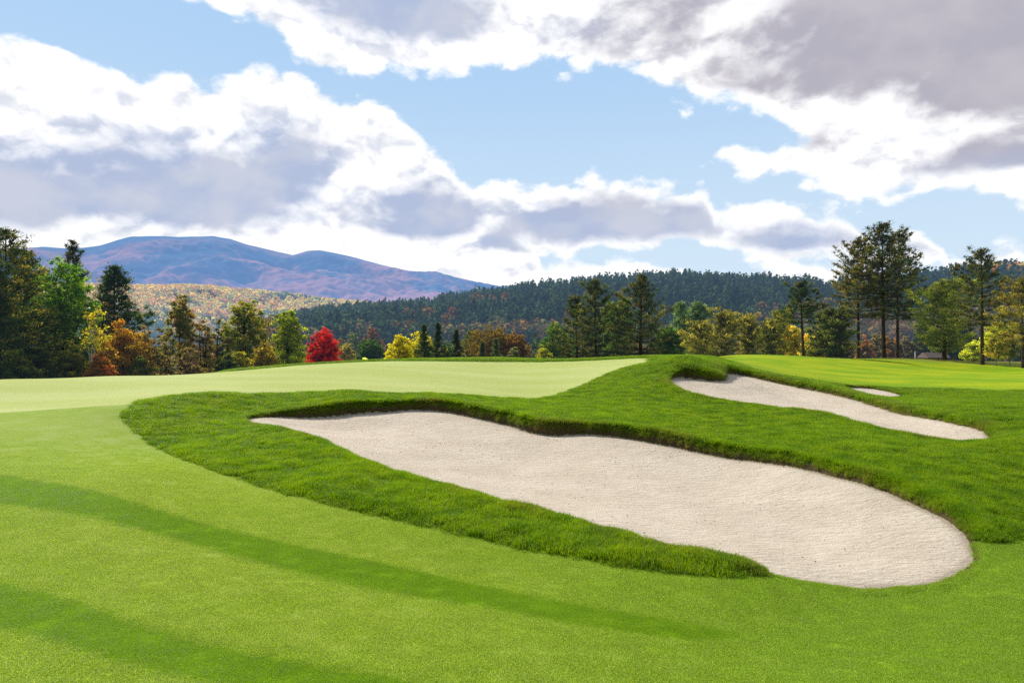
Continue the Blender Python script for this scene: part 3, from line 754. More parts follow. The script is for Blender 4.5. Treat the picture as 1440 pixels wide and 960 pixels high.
b('shrub', 196, 496, 58, 18, 'low dark green shrub at the foot of the amber maple', (.06,.08,.02), GOLD, .2, lo=.02, seed=14, cat='shrub', dens=1.5)
b('aspen_tree', 256, 410, 72, 23, 'tall slender bronze green tree standing alone above the thicket', (.11,.115,.02), (.20,.135,.03), .4, lo=.42, seed=15, dens=.75, trunk=.17, shape='oval')
b('thicket_tree', 234, 455, 66, 20, 'thin olive tree left of the tall slender one', (.14,.125,.045), (.10,.10,.035), .4, lo=.2, seed=16, dens=.35, stems=2)
b('thicket_tree', 285, 440, 68, 22, 'thin brown tree with forked dark trunk right of the tall slender one', (.14,.11,.05), (.17,.11,.045), .4, lo=.25, seed=17, dens=.33, stems=2)
b('thicket_tree', 268, 480, 60, 20, 'low sparse tan brush below the tall slender tree', (.13,.10,.055), BRN, .4, lo=.05, seed=18, dens=.5)
b('thicket_tree', 303, 448, 74, 22, 'leaning olive tree left of the big olive elm', (.11,.115,.04), BRN, .3, lo=.2, seed=19, dens=.45, lean=.05)
b('elm_tree', 344, 416, 76, 33, 'large olive elm with a thick dark trunk and open limbs', (.12,.14,.02), (.24,.20,.03), .3, lo=.28, seed=20, dens=.75, trunk=.30, nlimb=16)
b('bare_tree', 368, 414, 80, 18, 'leafless brown twiggy tree leaning right of the olive elm', (.16,.11,.07), (.22,.14,.07), .3, lo=.4, seed=21, dens=.22, per=20, lean=.06, nlimb=14)
b('maple_tree', 372, 482, 70, 18, 'small orange yellow maple right of the elm trunk', (.24,.18,.02), GOLD, .4, lo=.1, seed=22, dens=1.1)
b('maple_tree', 335, 485, 66, 16, 'small yellow bush like maple left of the elm trunk', (.20,.18,.02), OLV, .4, lo=.05, seed=23, dens=1.1)
b('shrub', 318, 492, 64, 16, 'low dark evergreen shrub at the foot of the leaning olive tree', (.03,.045,.02), (.05,.07,.02), .3, lo=.02, seed=24, cat='shrub', dens=1.5)
b('ash_tree', 404, 434, 82, 29, 'broad yellow green ash left of the red maple', (.13,.16,.02), (.28,.32,.02), .35, lo=.10, seed=25, dens=1.2)
b('maple_tree', 453, 460, 96, 27, 'bright crimson red maple at the end of the putting green', RED, DRED, .3, lo=.06, seed=26, dens=1.4, shape='oval', lump=.45)
# --- behind the green
b('shrub', 488, 482, 150, 16, 'pale yellow brown bush right of the red maple', (.26,.21,.05), (.16,.14,.05), .4, lo=.02, seed=27, cat='shrub', haze=.1)
b('shrub', 512, 503, 100, 7, 'tiny whitish bush peeping over the green edge', (.42,.46,.32), None, .3, lo=.02, seed=28, cat='shrub')
b('oak_tree', 522, 474, 120, 22, 'round dark green tree between red maple and yellow maples', (.035,.075,.022), (.05,.10,.03), .3, lo=.05, seed=29, dens=1.5, haze=.08, shape='dome')
b('beech_tree', 524, 457, 190, 15, 'small dark maroon brown tree behind the round dark green one', (.11,.045,.03), (.2,.08,.03), .25, lo=.1, seed=30, haze=.2, dens=1.2)
b('oak_tree', 498, 466, 185, 14, 'small dull olive tree left of the maroon one', (.10,.11,.05), None, .3, lo=.1, seed=31, haze=.2)
b('maple_tree', 562, 468, 112, 20, 'left one of the two bright lemon yellow maples', YEL, (.38,.35,.03), .4, lo=.04, seed=32, dens=1.7, haze=.03)
b('maple_tree', 592, 463, 122, 24, 'right one of the two lemon yellow maples, behind the small spruce', YEL, (.38,.35,.03), .35, lo=.1, seed=33, dens=1.4)
b('shrub', 546, 501, 100, 10, 'low bright yellow bush at the foot of the left lemon maple', (.45,.40,.02), None, .3, lo=.02, seed=34, cat='shrub')
c('spruce_tree', 597, 458, 98, 15, 'narrow dark spruce in front of the lemon yellow maple', lo=.02, style='spruce', c1=(.04,.07,.028), c2=(.07,.10,.03), seed=35, bark='dark', full=.85)
c('spruce_tree', 615, 455, 104, 15, 'tallest narrow spruce, middle of the small row behind the green', lo=.02, style='spruce', c1=(.026,.055,.025), seed=36, bark='dark')
c('spruce_tree', 643, 465, 104, 13, 'dark pointed spruce at the right end of the small row', lo=.02, style='spruce', c1=(.022,.048,.022), seed=37, bark='dark')
b('shrub', 629, 482, 108, 16, 'rounded green bush between the two pointed spruces', (.07,.12,.03), None, .3, lo=.02, seed=38, cat='shrub', dens=1.3)
b('oak_tree', 693, 456, 150, 38, 'wide bronze brown oak dome in the middle distance', (.125,.078,.02), (.10,.08,.02), .35, lo=.12, seed=39, dens=1.7, haze=.06, shape='dome')
b('oak_tree', 726, 466, 146, 20, 'smaller rusty oak against the right flank of the bronze oak', (.135,.075,.02), None, .2, lo=.15, seed=40, dens=1.3, haze=.06, shape='dome')
b('oak_tree', 664, 462, 158, 20, 'olive green oak against the left flank of the bronze oak', (.09,.10,.025), (.15,.11,.03), .3, lo=.1, seed=41, dens=1.3, haze=.08)
c('spruce_tree', 678, 482, 112, 9, 'small blue grey spruce left of its twin below the bronze oak', lo=.02, style='spruce', c1=(.05,.075,.06), seed=42, bark='dark')
c('spruce_tree', 697, 477, 114, 11, 'paler blue spruce in the middle below the bronze oak', lo=.02, style='spruce', c1=(.09,.13,.10), seed=43, bark='dark')
b('shrub', 722, 488, 116, 14, 'grey green shrub right of the blue spruces', (.11,.12,.08), None, .3, lo=.02, seed=44, cat='shrub')
b('maple_tree', 782, 452, 128, 24, 'rounded mid green maple left of the dark pines', (.055,.12,.025), (.16,.17,.03), .25, lo=.06, seed=45, dens=1.4, haze=.06)
b('shrub', 764, 487, 118, 14, 'low yellow green shrub below the mid green maple', (.26,.25,.03), (.1,.14,.03), .3, lo=.02, seed=46, cat='shrub')
# --- pines in the middle
c('red_pine', 812, 424, 80, 30, 'lowest of the three dark pines beyond the green', lo=.22, c1=(.045,.062,.022), c2=(.13,.12,.035), seed=47)
c('red_pine', 838, 400, 76, 32, 'dark pine with a double top, middle one beyond the green', lo=.25, c1=(.036,.055,.020), c2=(.11,.11,.03), seed=48)
c('red_pine', 901, 398, 74, 40, 'tallest dark pine beyond the green with a stout trunk', lo=.22, c1=(.038,.055,.020), c2=(.13,.11,.035), p2=.35, seed=49, tr=.26)
c('white_pine', 868, 432, 108, 28, 'paler green pine filling the gap between the dark pines', lo=.08, style='round', c1=(.09,.14,.05), c2=(.15,.18,.06), seed=50, haze=.05)
b('maple_tree', 940, 455, 105, 22, 'dark green broadleaf tree right of the tallest dark pine', (.05,.10,.02), (.12,.15,.03), .3, lo=.05, seed=51, dens=1.3)
c('white_pine', 958, 427, 120, 13, 'slender pale blue green pine, left of a pair', lo=.12, style='white', c1=(.12,.19,.10), c2=(.2,.27,.12), seed=52, haze=.08)
c('white_pine', 980, 427, 124, 21, 'bushier pale blue green pine, right of a pair', lo=.06, style='white', c1=(.09,.15,.08), c2=(.2,.26,.12), seed=53, haze=.08)
SC1, SC2 = (.10,.10,.035), (.27,.235,.075)  # second tone paints golden sunlight into the needles of the row
c('scots_pine', 986, 464, 84, 26, 'low golden green pine at the left end of the sunlit row', lo=.08, style='round', c1=SC1, c2=SC2, p2=.5, seed=54)
c('scots_pine', 1015, 446, 86, 26, 'tallest golden green pine of the sunlit row', lo=.10, style='round', c1=SC1, c2=SC2, p2=.45, seed=55)
c('scots_pine', 1053, 450, 88, 24, 'golden green pine right of the tallest in the sunlit row', lo=.10, style='round', c1=SC1, c2=SC2, p2=.45, seed=56)
c('scots_pine', 1080, 458, 98, 18, 'darker olive pine at the right end of the sunlit row', lo=.06, style='round', c1=(.07,.075,.03), c2=SC1, p2=.45, seed=57)
c('white_pine', 1096, 442, 110, 18, 'pale golden pine left of the small leaning pine', lo=.05, style='round', c1=(.18,.18,.06), c2=(.34,.30,.09), p2=.5, seed=58)
b('poplar_tree', 1114, 456, 112, 15, 'brilliant yellow tree behind the small leaning pine', (.36,.30,.05), (.42,.37,.09), .4, lo=.03, seed=59, dens=1.6)
b('poplar_tree', 1142, 468, 118, 18, 'paler yellow tree right of the brilliant yellow one', (.48,.38,.09), (.3,.26,.08), .4, lo=.03, seed=60, dens=1.3)
c('red_pine', 1130, 403, 88, 27, 'small pine with leaning bare trunk on the crest of the fairway', lo=.50, c1=DPINE, c2=(.09,.09,.03), p2=.25, seed=61, lean=-.045, tr=.22)
c('white_pine', 1168, 440, 100, 30, 'dark spreading pine left of the tall pine clump', lo=.08, style='white', c1=(.05,.07,.025), c2=(.15,.15,.04), p2=.4, seed=62)
# --- tall clump on the right
c('red_pine', 1207, 343, 104, 37, 'left pine of the tallest clump on the right', lo=.36, c1=(.05,.062,.020), c2=(.17,.13,.035), p2=.4, seed=63, tr=.25, dens=.72)
c('red_pine', 1243, 320, 102, 38, 'tallest pine, centre of the clump on the right', lo=.40, c1=(.034,.050,.018), c2=(.13,.11,.03), p2=.35, seed=64, tr=.31, dens=.72, lean=-.02)
c('red_pine', 1262, 330, 108, 38, 'right pine of the tallest clump on the right', lo=.33, c1=(.032,.050,.018), c2=(.10,.10,.03), p2=.3, seed=65, tr=.26, dens=.75)
c('white_pine', 1328, 407, 98, 40, 'broad light green pine with a forked brown trunk', lo=.12, style='round', c1=(.14,.18,.035), c2=(.32,.33,.07), p2=.5, seed=66, tr=.3)
c('red_pine', 1381, 357, 86, 42, 'tall straight pine standing near the right edge', lo=.36, c1=(.042,.056,.020), c2=(.14,.12,.035), p2=.35, seed=67, tr=.24, dens=.75)
b('poplar_tree', 1404, 452, 108, 22, 'glowing yellow green tree behind the pine near the right edge', (.34,.36,.07), (.44,.43,.10), .4, lo=.03, seed=68, dens=1.4)
b('poplar_tree', 1368, 478, 125, 14, 'smaller yellow green tree left of the straight pine trunk', (.28,.30,.06), None, .4, lo=.03, seed=69, dens=1.2)
c('scots_pine', 1438, 398, 80, 34, 'golden pine cut off by the right edge of the photo', lo=.30, style='pine', c1=(.10,.10,.03), c2=(.26,.21,.06), p2=.5, seed=70)
b('sapling', 1401, 470, 84, 13, 'thin yellow sapling with a pale trunk right of the straight pine', (.34,.28,.05), OLV, .4, lo=.25, seed=71, dens=.7, bark='grey', trunk=.07)
b('sapling', 1420, 466, 86, 12, 'thin olive sapling between the yellow one and the golden pine', (.22,.21,.05), OLV, .4, lo=.2, seed=72, dens=.7, bark='grey', trunk=.06)
c('white_pine', 1300, 455, 150, 20, 'dark blue green pine far behind the tall clump', lo=.05, style='white', c1=(.03,.055,.04), seed=73, haze=.12, bark='dark')
c('white_pine', 1352, 452, 140, 24, 'dark pine behind the light green pine', lo=.05, style='white', c1=(.03,.055,.035), seed=74, haze=.1, bark='dark')
for i, (px, tp, Y, w, c1) in enumerate([(1215,470,150,14,(.24,.11,.05)),(1232,466,158,14,(.17,.14,.10)),(1252,468,152,12,(.26,.13,.05)),(1274,472,150,14,(.15,.12,.10)),(1292,474,156,14,(.19,.14,.11)),(1190,474,160,14,(.14,.12,.09))]):
    nm = ['rust coloured', 'ash grey', 'orange tinged', 'dim grey brown', 'faded pinkish grey', 'dull taupe'][i]
    wh = ['between the trunks of the left and centre tall pines', 'just left of the centre tall pine trunk', 'just right of the centre tall pine trunk', 'right of the tall pine trunks', 'left of the broad light green pine', 'left of the tall pine clump'][i]
    b('thicket_tree', px, tp, Y, w, f'{nm} thinning tree far {wh}', c1, (.13,.11,.09), .4, lo=.12, seed=80+i, dens=.8, haze=.1, bark='grey', stems=3)
# --- little shed and marker post behind the crest
def box(x0,x1,y0,y1,z0,z1):
    v = [(x,y,z) for z in (z0,z1) for y in (y0,y1) for x in (x0,x1)]
    return np.array(v), np.array([(0,2,3,1),(4,5,7,6),(0,1,5,4),(2,6,7,3),(0,4,6,2),(1,3,7,5)])
def plain(name, col, k=.3):
    m, nt = mat_new(name); n = N(nt); pos = n('ShaderNodeNewGeometry').outputs['Position']
    n('ShaderNodeOutputMaterial', {'Surface': n('ShaderNodeBsdfDiffuse', {'Color': n.mix(n.math('MULTIPLY', n.noise(pos, 4, 4), k), col, (.1,.09,.08))}).outputs[0]}); return m
x, z = base_at(1313, 138); zr = CAMZ-(495.5-CY)/F*138
shed = link('shed', None, loc=(x, 138, z)); tag(shed, 'small shed with a grey pink roof behind the crest, right of the tall pines', 'shed')
v, f = box(-1.9,1.9,-1.5,1.5,0,zr-z-.9); link('wall', new_mesh('wall', v, f, False, None, plain('shed_wall', (.16,.12,.10))), shed)
hr = zr-z
rv = np.array([(-2.3,-1.9,hr-1.0),(2.3,-1.9,hr-1.0),(2.3,0,hr),(-2.3,0,hr),(2.3,1.9,hr-1.0),(-2.3,1.9,hr-1.0),(-2.3,-1.9,hr-1.1),(2.3,-1.9,hr-1.1),(2.3,1.9,hr-1.1),(-2.3,1.9,hr-1.1)])
link('roof', new_mesh('roof', rv, [np.array([(0,1,2,3),(3,2,4,5),(0,6,7,1),(4,8,9,5),(6,9,8,7)]), np.array([(0,3,6),(3,5,9),(3,9,6),(1,7,2),(2,8,4),(2,7,8)])], False, None, plain('shed_roof', (.20,.16,.15))), shed)
v, f = box(-.55,.55,-1.53,-1.503,.02,min(2.0, hr-1.0)); link('door', new_mesh('door', v, f, False, None, plain('shed_door', (.07,.05,.04))), shed)
x, z = base_at(1287, 112); zt2 = CAMZ-(494-CY)/F*112
V1, Q1 = tubes([(np.array([(0,0,-.2),(0,0,zt2-z-.06),(0,0,zt2-z)]), np.array([.075,.075,.03]))], 10)
tag(link('marker_post', new_mesh('marker_post', V1, Q1, True, None, plain('white_paint', (.8,.8,.8), .1)), None, (x,112,z)), 'short white marker post on the crest right of the tall pines', 'post')
print('trees', round(time.time()-T0, 1))

# ------------------------------------------------------------------ wooded hills and mountain
def sheet_polar(name, th0, th1, nth, radii, zf, attrs_f, mat, label, cat):
    TH2 = np.linspace(R(th0), R(th1), nth); t2, r2 = np.meshgrid(TH2, radii)
    x = (np.sin(t2)*r2).ravel(); y = (np.cos(t2)*r2).ravel(); z = zf(t2.ravel(), r2.ravel())
    i2 = np.arange(len(radii)*nth).reshape(len(radii), nth)
    q = np.stack([i2[:-1,:-1], i2[:-1,1:], i2[1:,1:], i2[1:,:-1]], -1).reshape(-1,4)
    me = new_mesh(name, np.c_[x,y,z], q, True, attrs_f(t2.ravel(), r2.ravel(), z) if attrs_f else None, mat)
    return tag(link(name, me), label, cat, kind='structure')

def crest_fn(pts, rad, off=0.0):
    az = np.array([math.atan2(p[0]-CX, F) for p in pts]); zz = np.array([CAMZ+(CY-p[1])/F*math.cos(a)*rad+off for p, a in zip(pts, az)])
    return lambda th: np.interp(th, az, zz)

H1c = crest_fn([(120,470),(300,466),(380,452),(420,442),(460,434),(500,430),(560,427),(600,425),(650,417),(700,411),(740,404),(800,397),(850,392),(950,388),(1000,390),(1060,394),(1100,399),(1170,400),(1230,396),(1290,388),(1340,384),(1400,378),(1440,376),(1700,360)], 650, -11)
def H1z(th, r):
    zc = H1c(th); t = sstep(235, 650, r)
    z = -9+(zc+9)*t
    z = z-(zc+9)*.8*sstep(680, 1000, r)
    return z+(fbm(np.sin(th)*r/70, np.cos(th)*r/70, 4, 61)-.5)*9*sstep(250, 330, r)*(1-sstep(560, 650, r)*.7)-.5
H2c = crest_fn([(-400,395),(0,400),(180,403),(250,404),(300,407),(350,413),(400,414),(450,421),(500,426),(540,431),(600,440),(800,460)], 1800, -8)
def H2z(th, r):
    zc = H2c(th)
    return -12+(zc+12)*sstep(900, 1800, r)**.8-(zc+12)*.7*sstep(1850, 2600, r)+(fbm(np.sin(th)*r/160, np.cos(th)*r/160, 4, 71)-.5)*34*sstep(950, 1200, r)*(1-sstep(1600, 1780, r))

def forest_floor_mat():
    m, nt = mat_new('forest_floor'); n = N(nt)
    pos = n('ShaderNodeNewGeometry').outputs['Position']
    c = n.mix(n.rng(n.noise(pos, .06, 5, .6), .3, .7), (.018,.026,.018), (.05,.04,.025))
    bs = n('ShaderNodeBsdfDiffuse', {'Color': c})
    em = n('ShaderNodeEmission', {'Color': (.10,.15,.22,1), 'Strength': n.attr('haze')})  # haze put in as a constant blue glow on the floor
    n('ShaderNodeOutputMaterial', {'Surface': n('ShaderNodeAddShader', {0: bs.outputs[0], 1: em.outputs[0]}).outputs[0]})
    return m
MFF = forest_floor_mat()
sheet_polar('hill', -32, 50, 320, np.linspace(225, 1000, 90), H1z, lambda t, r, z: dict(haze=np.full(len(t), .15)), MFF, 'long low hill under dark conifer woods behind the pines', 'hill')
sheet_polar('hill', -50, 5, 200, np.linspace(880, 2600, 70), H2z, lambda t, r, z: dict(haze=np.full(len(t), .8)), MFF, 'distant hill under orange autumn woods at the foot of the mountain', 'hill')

def wood(name, n_pts, th0, th1, r0, r1, zf, kindf, hrange, leaves, label, haze, seed):
    """one mass of many small trees, each a cloud of leaf-sized facets on a cone or dome"""
    g = np.random.default_rng(seed)
    th = g.uniform(R(th0), R(th1), n_pts); r = np.sqrt(g.uniform(r0*r0, r1*r1, n_pts))
    x, y = np.sin(th)*r, np.cos(th)*r
    con, col = kindf(th, r, x, y, g)                      # conifer flag, colour (n,3)
    h = g.uniform(*hrange, n_pts)*np.where(con, 1.15, .85)*(.75+.5*fbm(x/25, y/25, 2, seed))
    w = h*np.where(con, g.uniform(.17,.26,n_pts), g.uniform(.38,.5,n_pts))
    z = zf(th, r)
    L = leaves; N_ = n_pts*L
    rep = lambda a: np.repeat(a, L)
    H, W, C = rep(h), rep(w), rep(con)
    t = g.random(N_)
    tc = 1-np.sqrt(1-t*.97)                               # more leaves low on a cone
    prof_c = (1-tc)**.85*(.75+.35*np.sin(tc*26+rep(g.random(n_pts)*6)))
    td = t
    prof_d = np.sqrt(np.clip(1-(2*td-1)**2, .02, 1))
    tt_ = np.where(C, tc, td); prof = np.where(C, prof_c, prof_d)
    a = g.random(N_)*2*math.pi; rr2 = W*prof*np.sqrt(g.uniform(.35, 1, N_))
    zz = np.where(C, .12+.88*tt_, .18+.80*tt_)*H
    px_, py_, pz_ = rep(x)+np.cos(a)*rr2, rep(y)+np.sin(a)*rr2, rep(z)+zz
    size = H*np.where(C, .105*(1.15-.75*tt_), .105)*g.uniform(.7,1.3,N_)*(58/L)**.5
    # facet normals lean outwards and up
    nrm = np.c_[np.cos(a)*.8, np.sin(a)*.8, np.where(C, .55, 2*td-.8)]+g.normal(0,.35,(N_,3)); nrm /= np.linalg.norm(nrm,axis=1)[:,None]
    u = np.cross(nrm, g.normal(0,1,(N_,3))); u /= np.linalg.norm(u,axis=1)[:,None]; v = np.cross(nrm, u)
    P = np.c_[px_,py_,pz_]; s = size[:,None]
    V = np.stack([P-u*s, P-v*s*.75, P+u*s, P+v*s*.75], 1).reshape(-1,3)
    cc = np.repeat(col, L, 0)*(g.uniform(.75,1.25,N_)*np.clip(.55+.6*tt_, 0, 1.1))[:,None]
    hz = rep(haze(r) if callable(haze) else np.full(n_pts, haze))
    cc = np.repeat(np.c_[cc, hz], 4, 0)
    me = new_mesh(name, V, np.arange(len(V)).reshape(-1,4), False, {'col': cc}, M_FOL)
    o = link(name, me); tag(o, label, 'woods', kind='stuff'); return o

def pick(g, k, pal): 
    pal = np.array(pal); i = g.integers(0, len(pal), k); return pal[i]*g.uniform(.8,1.2,(k,1))
def kind_h1(th, r, x, y, g):
    k = len(th); f = fbm(x/55, y/55, 3, 91); e = sstep(R(15), R(23), th)*.17+sstep(430, 330, r)*.22+sstep(R(34), R(37), th)*.1
    con = f+g.normal(0,.06,k) > .18+e*1.0
    cc = pick(g, k, [(.022,.050,.042),(.030,.062,.045),(.045,.075,.045),(.018,.042,.038),(.035,.068,.058)])
    dc = pick(g, k, [(.17,.085,.045),(.13,.09,.05),(.10,.10,.05),(.09,.11,.045),(.14,.05,.04),(.12,.10,.07),(.19,.12,.045)])
    lo = sstep(400, 320, r)[:,None]; dc = dc*(1-lo*.5)+pick(g, k, [(.13,.11,.075),(.11,.10,.06),(.10,.085,.065)])*lo*.5
    yel = (th > R(34.5)) & (r > 560); dc[yel] = pick(g, int(yel.sum()), [(.50,.33,.08),(.45,.22,.06),(.35,.32,.09)])  # yellow orange colour patch stands in for sunlit trees near the crest
    con[yel] = g.random(int(yel.sum())) < .25
    return con, np.where(con[:,None], cc, dc)
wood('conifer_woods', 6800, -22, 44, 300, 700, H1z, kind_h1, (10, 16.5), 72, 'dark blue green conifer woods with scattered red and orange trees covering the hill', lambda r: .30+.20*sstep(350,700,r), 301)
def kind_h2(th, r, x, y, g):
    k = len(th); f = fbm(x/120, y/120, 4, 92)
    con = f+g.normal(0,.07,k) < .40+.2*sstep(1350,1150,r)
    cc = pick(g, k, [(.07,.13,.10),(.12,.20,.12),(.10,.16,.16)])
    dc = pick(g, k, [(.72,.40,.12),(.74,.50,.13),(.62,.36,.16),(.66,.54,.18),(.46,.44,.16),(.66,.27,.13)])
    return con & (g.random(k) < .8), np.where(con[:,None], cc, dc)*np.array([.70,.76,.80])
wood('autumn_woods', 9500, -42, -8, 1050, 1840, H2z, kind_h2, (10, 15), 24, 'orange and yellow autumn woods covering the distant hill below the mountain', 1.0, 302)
def kind_v(th, r, x, y, g):
    k = len(th); f = fbm(x/30, y/30, 3, 93)
    con = f+g.normal(0,.05,k) > .62
    cc = pick(g, k, [(.05,.09,.035),(.04,.075,.04)])
    dc = pick(g, k, [(.14,.115,.085),(.12,.10,.07),(.17,.10,.06),(.12,.12,.055),(.10,.12,.04),(.16,.14,.12),(.20,.11,.04)])
    return con, np.where(con[:,None], cc, dc)
wood('valley_woods', 900, -20, 44, 185, 330, lambda th, r: np.maximum(turf_z(np.sin(th)*r, np.cos(th)*r), H1z(th, r)), kind_v, (7, 12), 150, 'brown and grey thinning woods along the valley floor below the conifer hill', .12, 303)
wood('valley_woods', 420, -43, -15, 120, 230, lambda th, r: turf_z(np.sin(th)*r, np.cos(th)*r), kind_v, (6, 9.5), 170, 'brown and olive woods behind the trees left of the red maple', .10, 304)

# mountain
MA = crest_fn([(-600,372),(-200,352),(0,350),(60,345),(100,347),(140,343),(165,335),(185,330),(215,330),(250,332),(300,331),(325,335),(345,342),(380,350),(412,357),(432,352),(450,351),(480,357),(520,367),(545,374),(575,380),(600,381),(612,380),(630,386),(660,393),(690,400),(720,405),(760,410),(900,440)], 9000)
MB_ = crest_fn([(-600,420),(0,410),(150,400),(205,385),(230,369),(252,361),(268,360),(283,368),(300,378),(340,381),(400,382),(430,378),(470,379),(500,384),(530,392),(580,402),(640,409),(700,415),(900,450)], 7600)
def tent(z0, r, rc, a, b): return z0*np.where(r < rc, np.clip((r-a)/(rc-a), 0, 1)**1.15, np.clip((b-r)/(b-rc), 0, 1))
def MZ(th, r):
    x, y = np.sin(th)*r, np.cos(th)*r
    n1 = 1-np.abs(2*fbm(x/1500, y/1900, 6, 51, .55)-1); n2 = fbm(x/350, y/350, 5, 52, .6)
    z = np.maximum(tent(MA(th), r, 9000, 4200, 13000), tent(MB_(th), r, 7600, 4600, 10500))
    fall = 1-np.exp(-((r-9000)/520)**2)*.92; fall2 = 1-np.exp(-((r-7600)/260)**2)*.8
    return z+((n1-.75)*430+(n2-.5)*120)*fall*fall2*sstep(4400, 6000, r)-12
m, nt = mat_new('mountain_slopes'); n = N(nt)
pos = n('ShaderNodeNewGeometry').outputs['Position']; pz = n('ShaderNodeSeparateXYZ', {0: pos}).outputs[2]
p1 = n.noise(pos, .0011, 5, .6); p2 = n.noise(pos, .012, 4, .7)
c = n.mix(n.rng(n.math('ADD', p1, n.math('MULTIPLY', n.math('SUBTRACT', p2, .5), .35)), .42, .60), (.045,.075,.11), (.30,.135,.11))  # dark tone kept bluish: distance haze put into the colour
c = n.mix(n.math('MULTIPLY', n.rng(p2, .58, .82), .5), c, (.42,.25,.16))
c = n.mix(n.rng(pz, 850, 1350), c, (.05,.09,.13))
em = n('ShaderNodeEmission', {'Color': (.12,.238,.475,1), 'Strength': 1.0})  # distance haze painted as an even blue glow over the slopes
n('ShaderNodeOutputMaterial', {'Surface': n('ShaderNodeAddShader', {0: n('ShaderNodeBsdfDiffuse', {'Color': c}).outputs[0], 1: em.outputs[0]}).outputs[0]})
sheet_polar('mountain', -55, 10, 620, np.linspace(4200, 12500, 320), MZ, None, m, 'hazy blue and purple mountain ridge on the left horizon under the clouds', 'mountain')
print('hills', round(time.time()-T0, 1))


# ------------------------------------------------------------------ camera, sun, sky
cam = bpy.data.cameras.new('camera'); co = bpy.data.objects.new('camera', cam); COL.objects.link(co)
co.location = (0, 0, CAMZ); co.rotation_euler = (R(90), 0, 0)
cam.lens = 24; cam.sensor_width = 36; cam.sensor_fit = 'HORIZONTAL'; cam.clip_start = .1; cam.clip_end = 30000
scene.camera = co
SUN_AZ, SUN_EL = R(-38), R(38)
sl = bpy.data.lights.new('sun', 'SUN'); sl.energy = 4.8; sl.angle = R(.6); sl.color = (1, .94, .84)
so = bpy.data.objects.new('sun', sl); COL.objects.link(so)
so.rotation_euler = (R(90)-SUN_EL, 0, -SUN_AZ+math.pi); so.location = (-30, 60, 60)
# (checked: local -Z must point away from the sun)
import mathutils
sv = mathutils.Vector((math.sin(SUN_AZ)*math.cos(SUN_EL), math.cos(SUN_AZ)*math.cos(SUN_EL), math.sin(SUN_EL)))
so.rotation_euler = sv.to_track_quat('Z', 'Y').to_euler()
world = bpy.data.worlds.new('World'); scene.world = world; world.use_nodes = True
world.cycles.sampling_method = 'MANUAL'; world.cycles.sample_map_resolution = 512
wt = world.node_tree; wt.nodes.clear(); n = N(wt)
gen = n('ShaderNodeTexCoord').outputs['Generated']
sx = n('ShaderNodeSeparateXYZ', {0: gen})
X_, Y_, Z_ = sx.outputs[0], sx.outputs[1], sx.outputs[2]
AZ = n.math('ARCTAN2', X_, Y_)
TT = n.math('DIVIDE', Z_, n.math('SQRT', n.math('ADD', n.math('MULTIPLY', X_, X_), n.math('MULTIPLY', Y_, Y_))))
def azt(px, py):
    a = math.atan2(px-CX, F); return a, (CY-py)/F*math.cos(a)
u01 = n.math('MULTIPLY_ADD', AZ, .5, .5)
def curve(pts):
    """height of a cloud edge as a function of bearing"""
    nd = n('ShaderNodeFloatCurve', {1: u01}); c = nd.mapping.curves[0]
    P = sorted((azt(*p)[0]*.5+.5, azt(*p)[1]) for p in pts)
    while len(c.points) < len(P): c.points.new(.5, .5)
    for q, (a, b) in zip(c.points, P): q.location = (a, b); q.handle_type = 'AUTO_CLAMPED'
    nd.mapping.extend = 'HORIZONTAL'; nd.mapping.update()
    return nd.outputs[0]
def below(pts): return n.math('SUBTRACT', curve(pts), TT)
def above(pts): return n.math('SUBTRACT', TT, curve(pts))
mx = lambda a, b: n.math('MAXIMUM', a, b)
mn = lambda a, b: n.math('MINIMUM', a, b)
vv = n('ShaderNodeMapping', {'Vector': gen, 'Scale': (1, 1, 1.5)}).outputs[0]
warp = n('ShaderNodeVectorMath', {0: vv, 1: n('ShaderNodeVectorMath', {0: n.noise(vv, 9, 4, .6, col=True), 'Scale': .05}, operation='SCALE').outputs[0]}, operation='ADD').outputs[0]
def cl_noise(vec, det=8):
    lo = n.math('ADD', n.math('MULTIPLY', n.noise(vec, 12, det, .58), .8), .1)
    pl = n('ShaderNodeCombineXYZ', {0: n('ShaderNodeSeparateXYZ', {0: vec}).outputs[0], 1: n('ShaderNodeSeparateXYZ', {0: vec}).outputs[2]}).outputs[0]
    vo = n('ShaderNodeTexVoronoi', {'Vector': pl, 'Scale': 19, 'Detail': 1.5, 'Roughness': .5}, feature='F1', voronoi_dimensions='2D', normalize=True).outputs[0]
    return n.math('ADD', lo, n.math('MULTIPLY', n.math('SUBTRACT', .42, vo), .36))
nz = cl_noise(warp)
upv = n('ShaderNodeVectorMath', {0: warp, 1: (-.006, 0, .022)}, operation='ADD').outputs[0]
nz_up = cl_noise(upv, 6)
# cloud A: bank on the left, B..D: cumulus row, L: low band, E: deck top right
A = mn(below([(-900,60),(-200,40),(0,62),(60,66),(130,92),(200,108),(300,108),(420,112),(500,138),(560,168),(600,200),(630,228),(665,268),(740,330),(800,420),(1600,470),(2400,470)]), above([(-900,520),(2400,520)]))
B = mn(below([(600,420),(650,280),(700,258),(780,258),(860,256),(885,252),(930,262),(990,268),(1010,300),(1030,292),(1130,290),(1180,303),(1215,318),(1230,345),(1245,400),(1250,345),(1262,326),(1290,326),(1330,355),(1350,410),(1500,440)]),
       above([(600,356),(820,354),(930,350),(990,352),(1050,360),(1140,364),(1210,362),(1290,366),(1400,372)]))
L = mn(below([(-500,400),(500,350),(560,345),(640,345),(700,372),(760,374),(850,372),(960,376),(1050,384),(1110,376),(1160,374),(1290,372),(1380,366),(1440,362),(2200,350)]), above([(-900,520),(2400,520)]))
